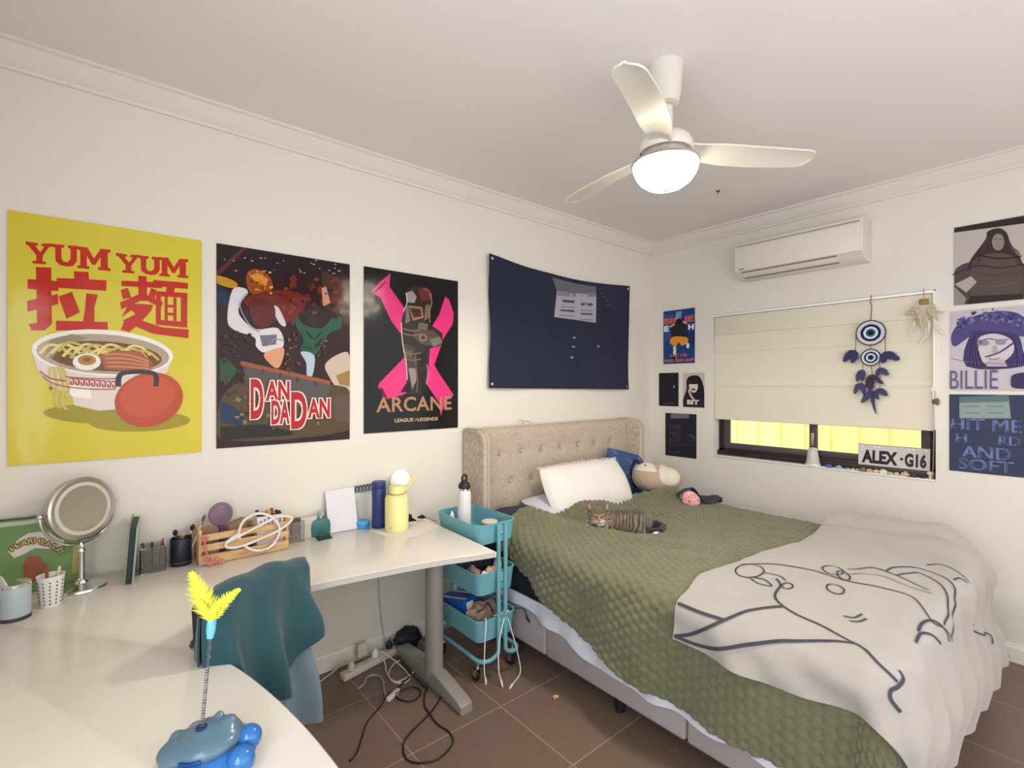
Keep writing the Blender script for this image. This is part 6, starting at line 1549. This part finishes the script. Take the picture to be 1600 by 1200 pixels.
for k, (dx, dz, L, wd, cu) in enumerate(((-.032, .108, .105, .042, .12), (.050, .092, .085, .022, -.25), (-.012, .055, .050, .018, .3), (.022, .060, .055, .014, -.2))):
    feather('feather', tp+nf*(.003*k), RT*dx+UP*dz, L, wd, YF_, ct, 80+k, nrm=nf, curl=cu, barbs=44 if k < 2 else 26)

# ================================================================== ON THE FLOOR
def onF(px, py, z=.004): return onZ(px, py, z)
a, b = onF(534, 1058, .02), onF(622, 1012, .02); d = (b-a); ang = math.atan2(d.y, d.x); ps = thing('power_strip', V(((a.x+b.x)/2, (a.y+b.y)/2, 0)), 'white power strip lying on the floor along the back wall', 'power strip', rot=(0, 0, ang)); L_ = d.length
OFFW = mat('off_white_plastic', (218, 208, 190), .4)
obj('housing', G().box((0, 0, .018), (L_, .048, .036), .008), OFFW, ps, local=True)
for k in range(4): obj('socket', G().lathe([(.015, .0362), (.016, .037), (.016, .038), (.013, .038), (0, .0375)], (-L_*.30+k*L_*.2, 0, 0), 20), mat('socket_cream', (200, 190, 170), .5), ps, local=True)
def plugtop(px, py, m, label, z=.04, h=.04):
    p = onF(px, py, z); t = thing('power_plug', p, label, 'plug')
    obj('plug_body', G().lathe([(.017, 0), (.018, .004), (.018, h*.5), (.012, h*.8), (.007, h), (0, h)], p, 18), m, t); return p
p1 = plugtop(549, 1046, OFFW, 'white plug in the left end of the power strip', .0385); p2 = plugtop(586, 1026, WPL, 'white plug in the middle of the power strip', .0385)
p3 = plugtop(608, 1012, BLK, 'black plug at the right end of the power strip', .0385)
t = thing('charger', onF(578, 1026, .0385)+V((-.03, .035, 0)), 'cream charger block plugged in behind the power strip', 'charger'); 
obj('block', G().box(t.location+V((0, .0, .035)), (.05, .03, .07), .004), OFFW, t); obj('seam', G().box(t.location+V((0, -.0152, .035)), (.05, .0006, .0016)), mat('seam_grey', (150, 142, 130), .6), t)
WC = mat('white_cable', (222, 214, 202), .45); BC = mat('black_cable', (36, 30, 30), .5)
def fl(px, py, z=.005): return onF(px, py, z)
cable('power_cable', [p1+V((0, 0, .038)), fl(538, 1036, .06), fl(520, 1050, .01), fl(500, 1065), fl(478, 1080), fl(452, 1090), fl(430, 1096)], .0032, WC, 'white cable running left along the back wall from the power strip')
cable('power_cable', [p2+V((0, 0, .038)), fl(600, 1020, .05), fl(620, 1035, .02), fl(634, 1048), fl(640, 1060), fl(628, 1068), fl(612, 1064), fl(608, 1050), fl(620, 1034, .008), fl(645, 1030, .008), fl(652, 1040), fl(640, 1056, .010), fl(620, 1066, .011)], .0032, WC, 'white cable looped on the floor in front of the power strip')
cable('power_cable', [p2+V((.004, 0, .034)), fl(600, 1032, .03), fl(604, 1050, .009), fl(612, 1062, .012), fl(628, 1067, .008)], .003, WC, 'second white cable dropping from the middle plug into the floor loop')
cable('power_cable', [p3+V((0, 0, .038)), fl(612, 996, .05), fl(618, 1008, .04), fl(626, 1030, .012), fl(640, 1050, .015), fl(652, 1062, .012), fl(668, 1078)], .0034, BC, 'black cable from the black plug running under the desk foot')
cable('flat_cable', [fl(558, 1076), fl(568, 1070, .006), fl(574, 1058, .007), fl(588, 1055, .007), fl(598, 1062, .007), fl(600, 1078, .006), fl(604, 1090, .006)], .006, mat('grey_flat_cable', (160, 154, 148), .6), 'thick grey-white cable curled on the floor tiles')
t = obj('adapter', G().box((0, 0, .012), (.085, .022, .022), .005, M=Matrix.Translation(V((fl(614, 1088).x, fl(614, 1088).y, 0))) @ Matrix.Rotation(.45, 4, 'Z')), WC); tag(t, 'small white stick adapter at the end of the grey cable', 'adapter')
cable('black_cable', [fl(640, 1057, .012), fl(622, 1074, .011), fl(606, 1086, .024), fl(594, 1104), fl(574, 1128), fl(566, 1150), fl(562, 1164), fl(556, 1178), fl(546, 1190)], .0034, BC, 'black cord running diagonally across the floor tiles toward the desk')
cable('black_cable', [fl(618, 1086, .008), fl(622, 1092, .006), fl(640, 1096), fl(655, 1088), fl(656, 1078), fl(645, 1074), fl(630, 1078), fl(617, 1084, .018)], .0034, BC, 'small black cable loop on the floor beside the white adapter')
cable('black_cable', [fl(690, 1070, .006), fl(688, 1090), fl(672, 1114, .011), fl(650, 1136), fl(634, 1154), fl(630, 1172), fl(638, 1188), fl(660, 1192), fl(684, 1186), fl(700, 1172), fl(708, 1158), fl(702, 1144), fl(690, 1136), fl(680, 1128), fl(672, 1116), fl(664, 1104), fl(663, 1088), fl(668, 1072)], .0036, BC, 'black cord lying in a big loop on the floor below the desk foot')
cable('wall_cable', [V((p3.x-.03, -.006, .72)), V((p3.x-.035, -.006, .5)), V((p3.x-.025, -.010, .25)), V((p3.x-.010, -.024, .10)), p3+V((-.012, .03, .01))], .0022, mat('grey_cable', (170, 170, 170), .5), 'thin grey cable running down the back wall under the desk')
lump('black_bag', (-2.42, -.075, .001), (.075, .042, .055), mat('black_nylon', (26, 26, 38), .6), 'small black nylon bag on the floor behind the desk foot', 'bag', 31, amp=.5)
p = onF(868, 1092, 0); t = obj('paper_scrap', G().sheet(lambda u, v: V((p.x-.012+.024*u, p.y-.008+.016*v, .004+.012*math.sin(u*4+v*3)**2)), 6, 6, .001), mat('tan_scrap', (222, 176, 122), .8)); tag(t, 'tiny tan scrap lying on the floor tiles beside the bed', 'scrap')
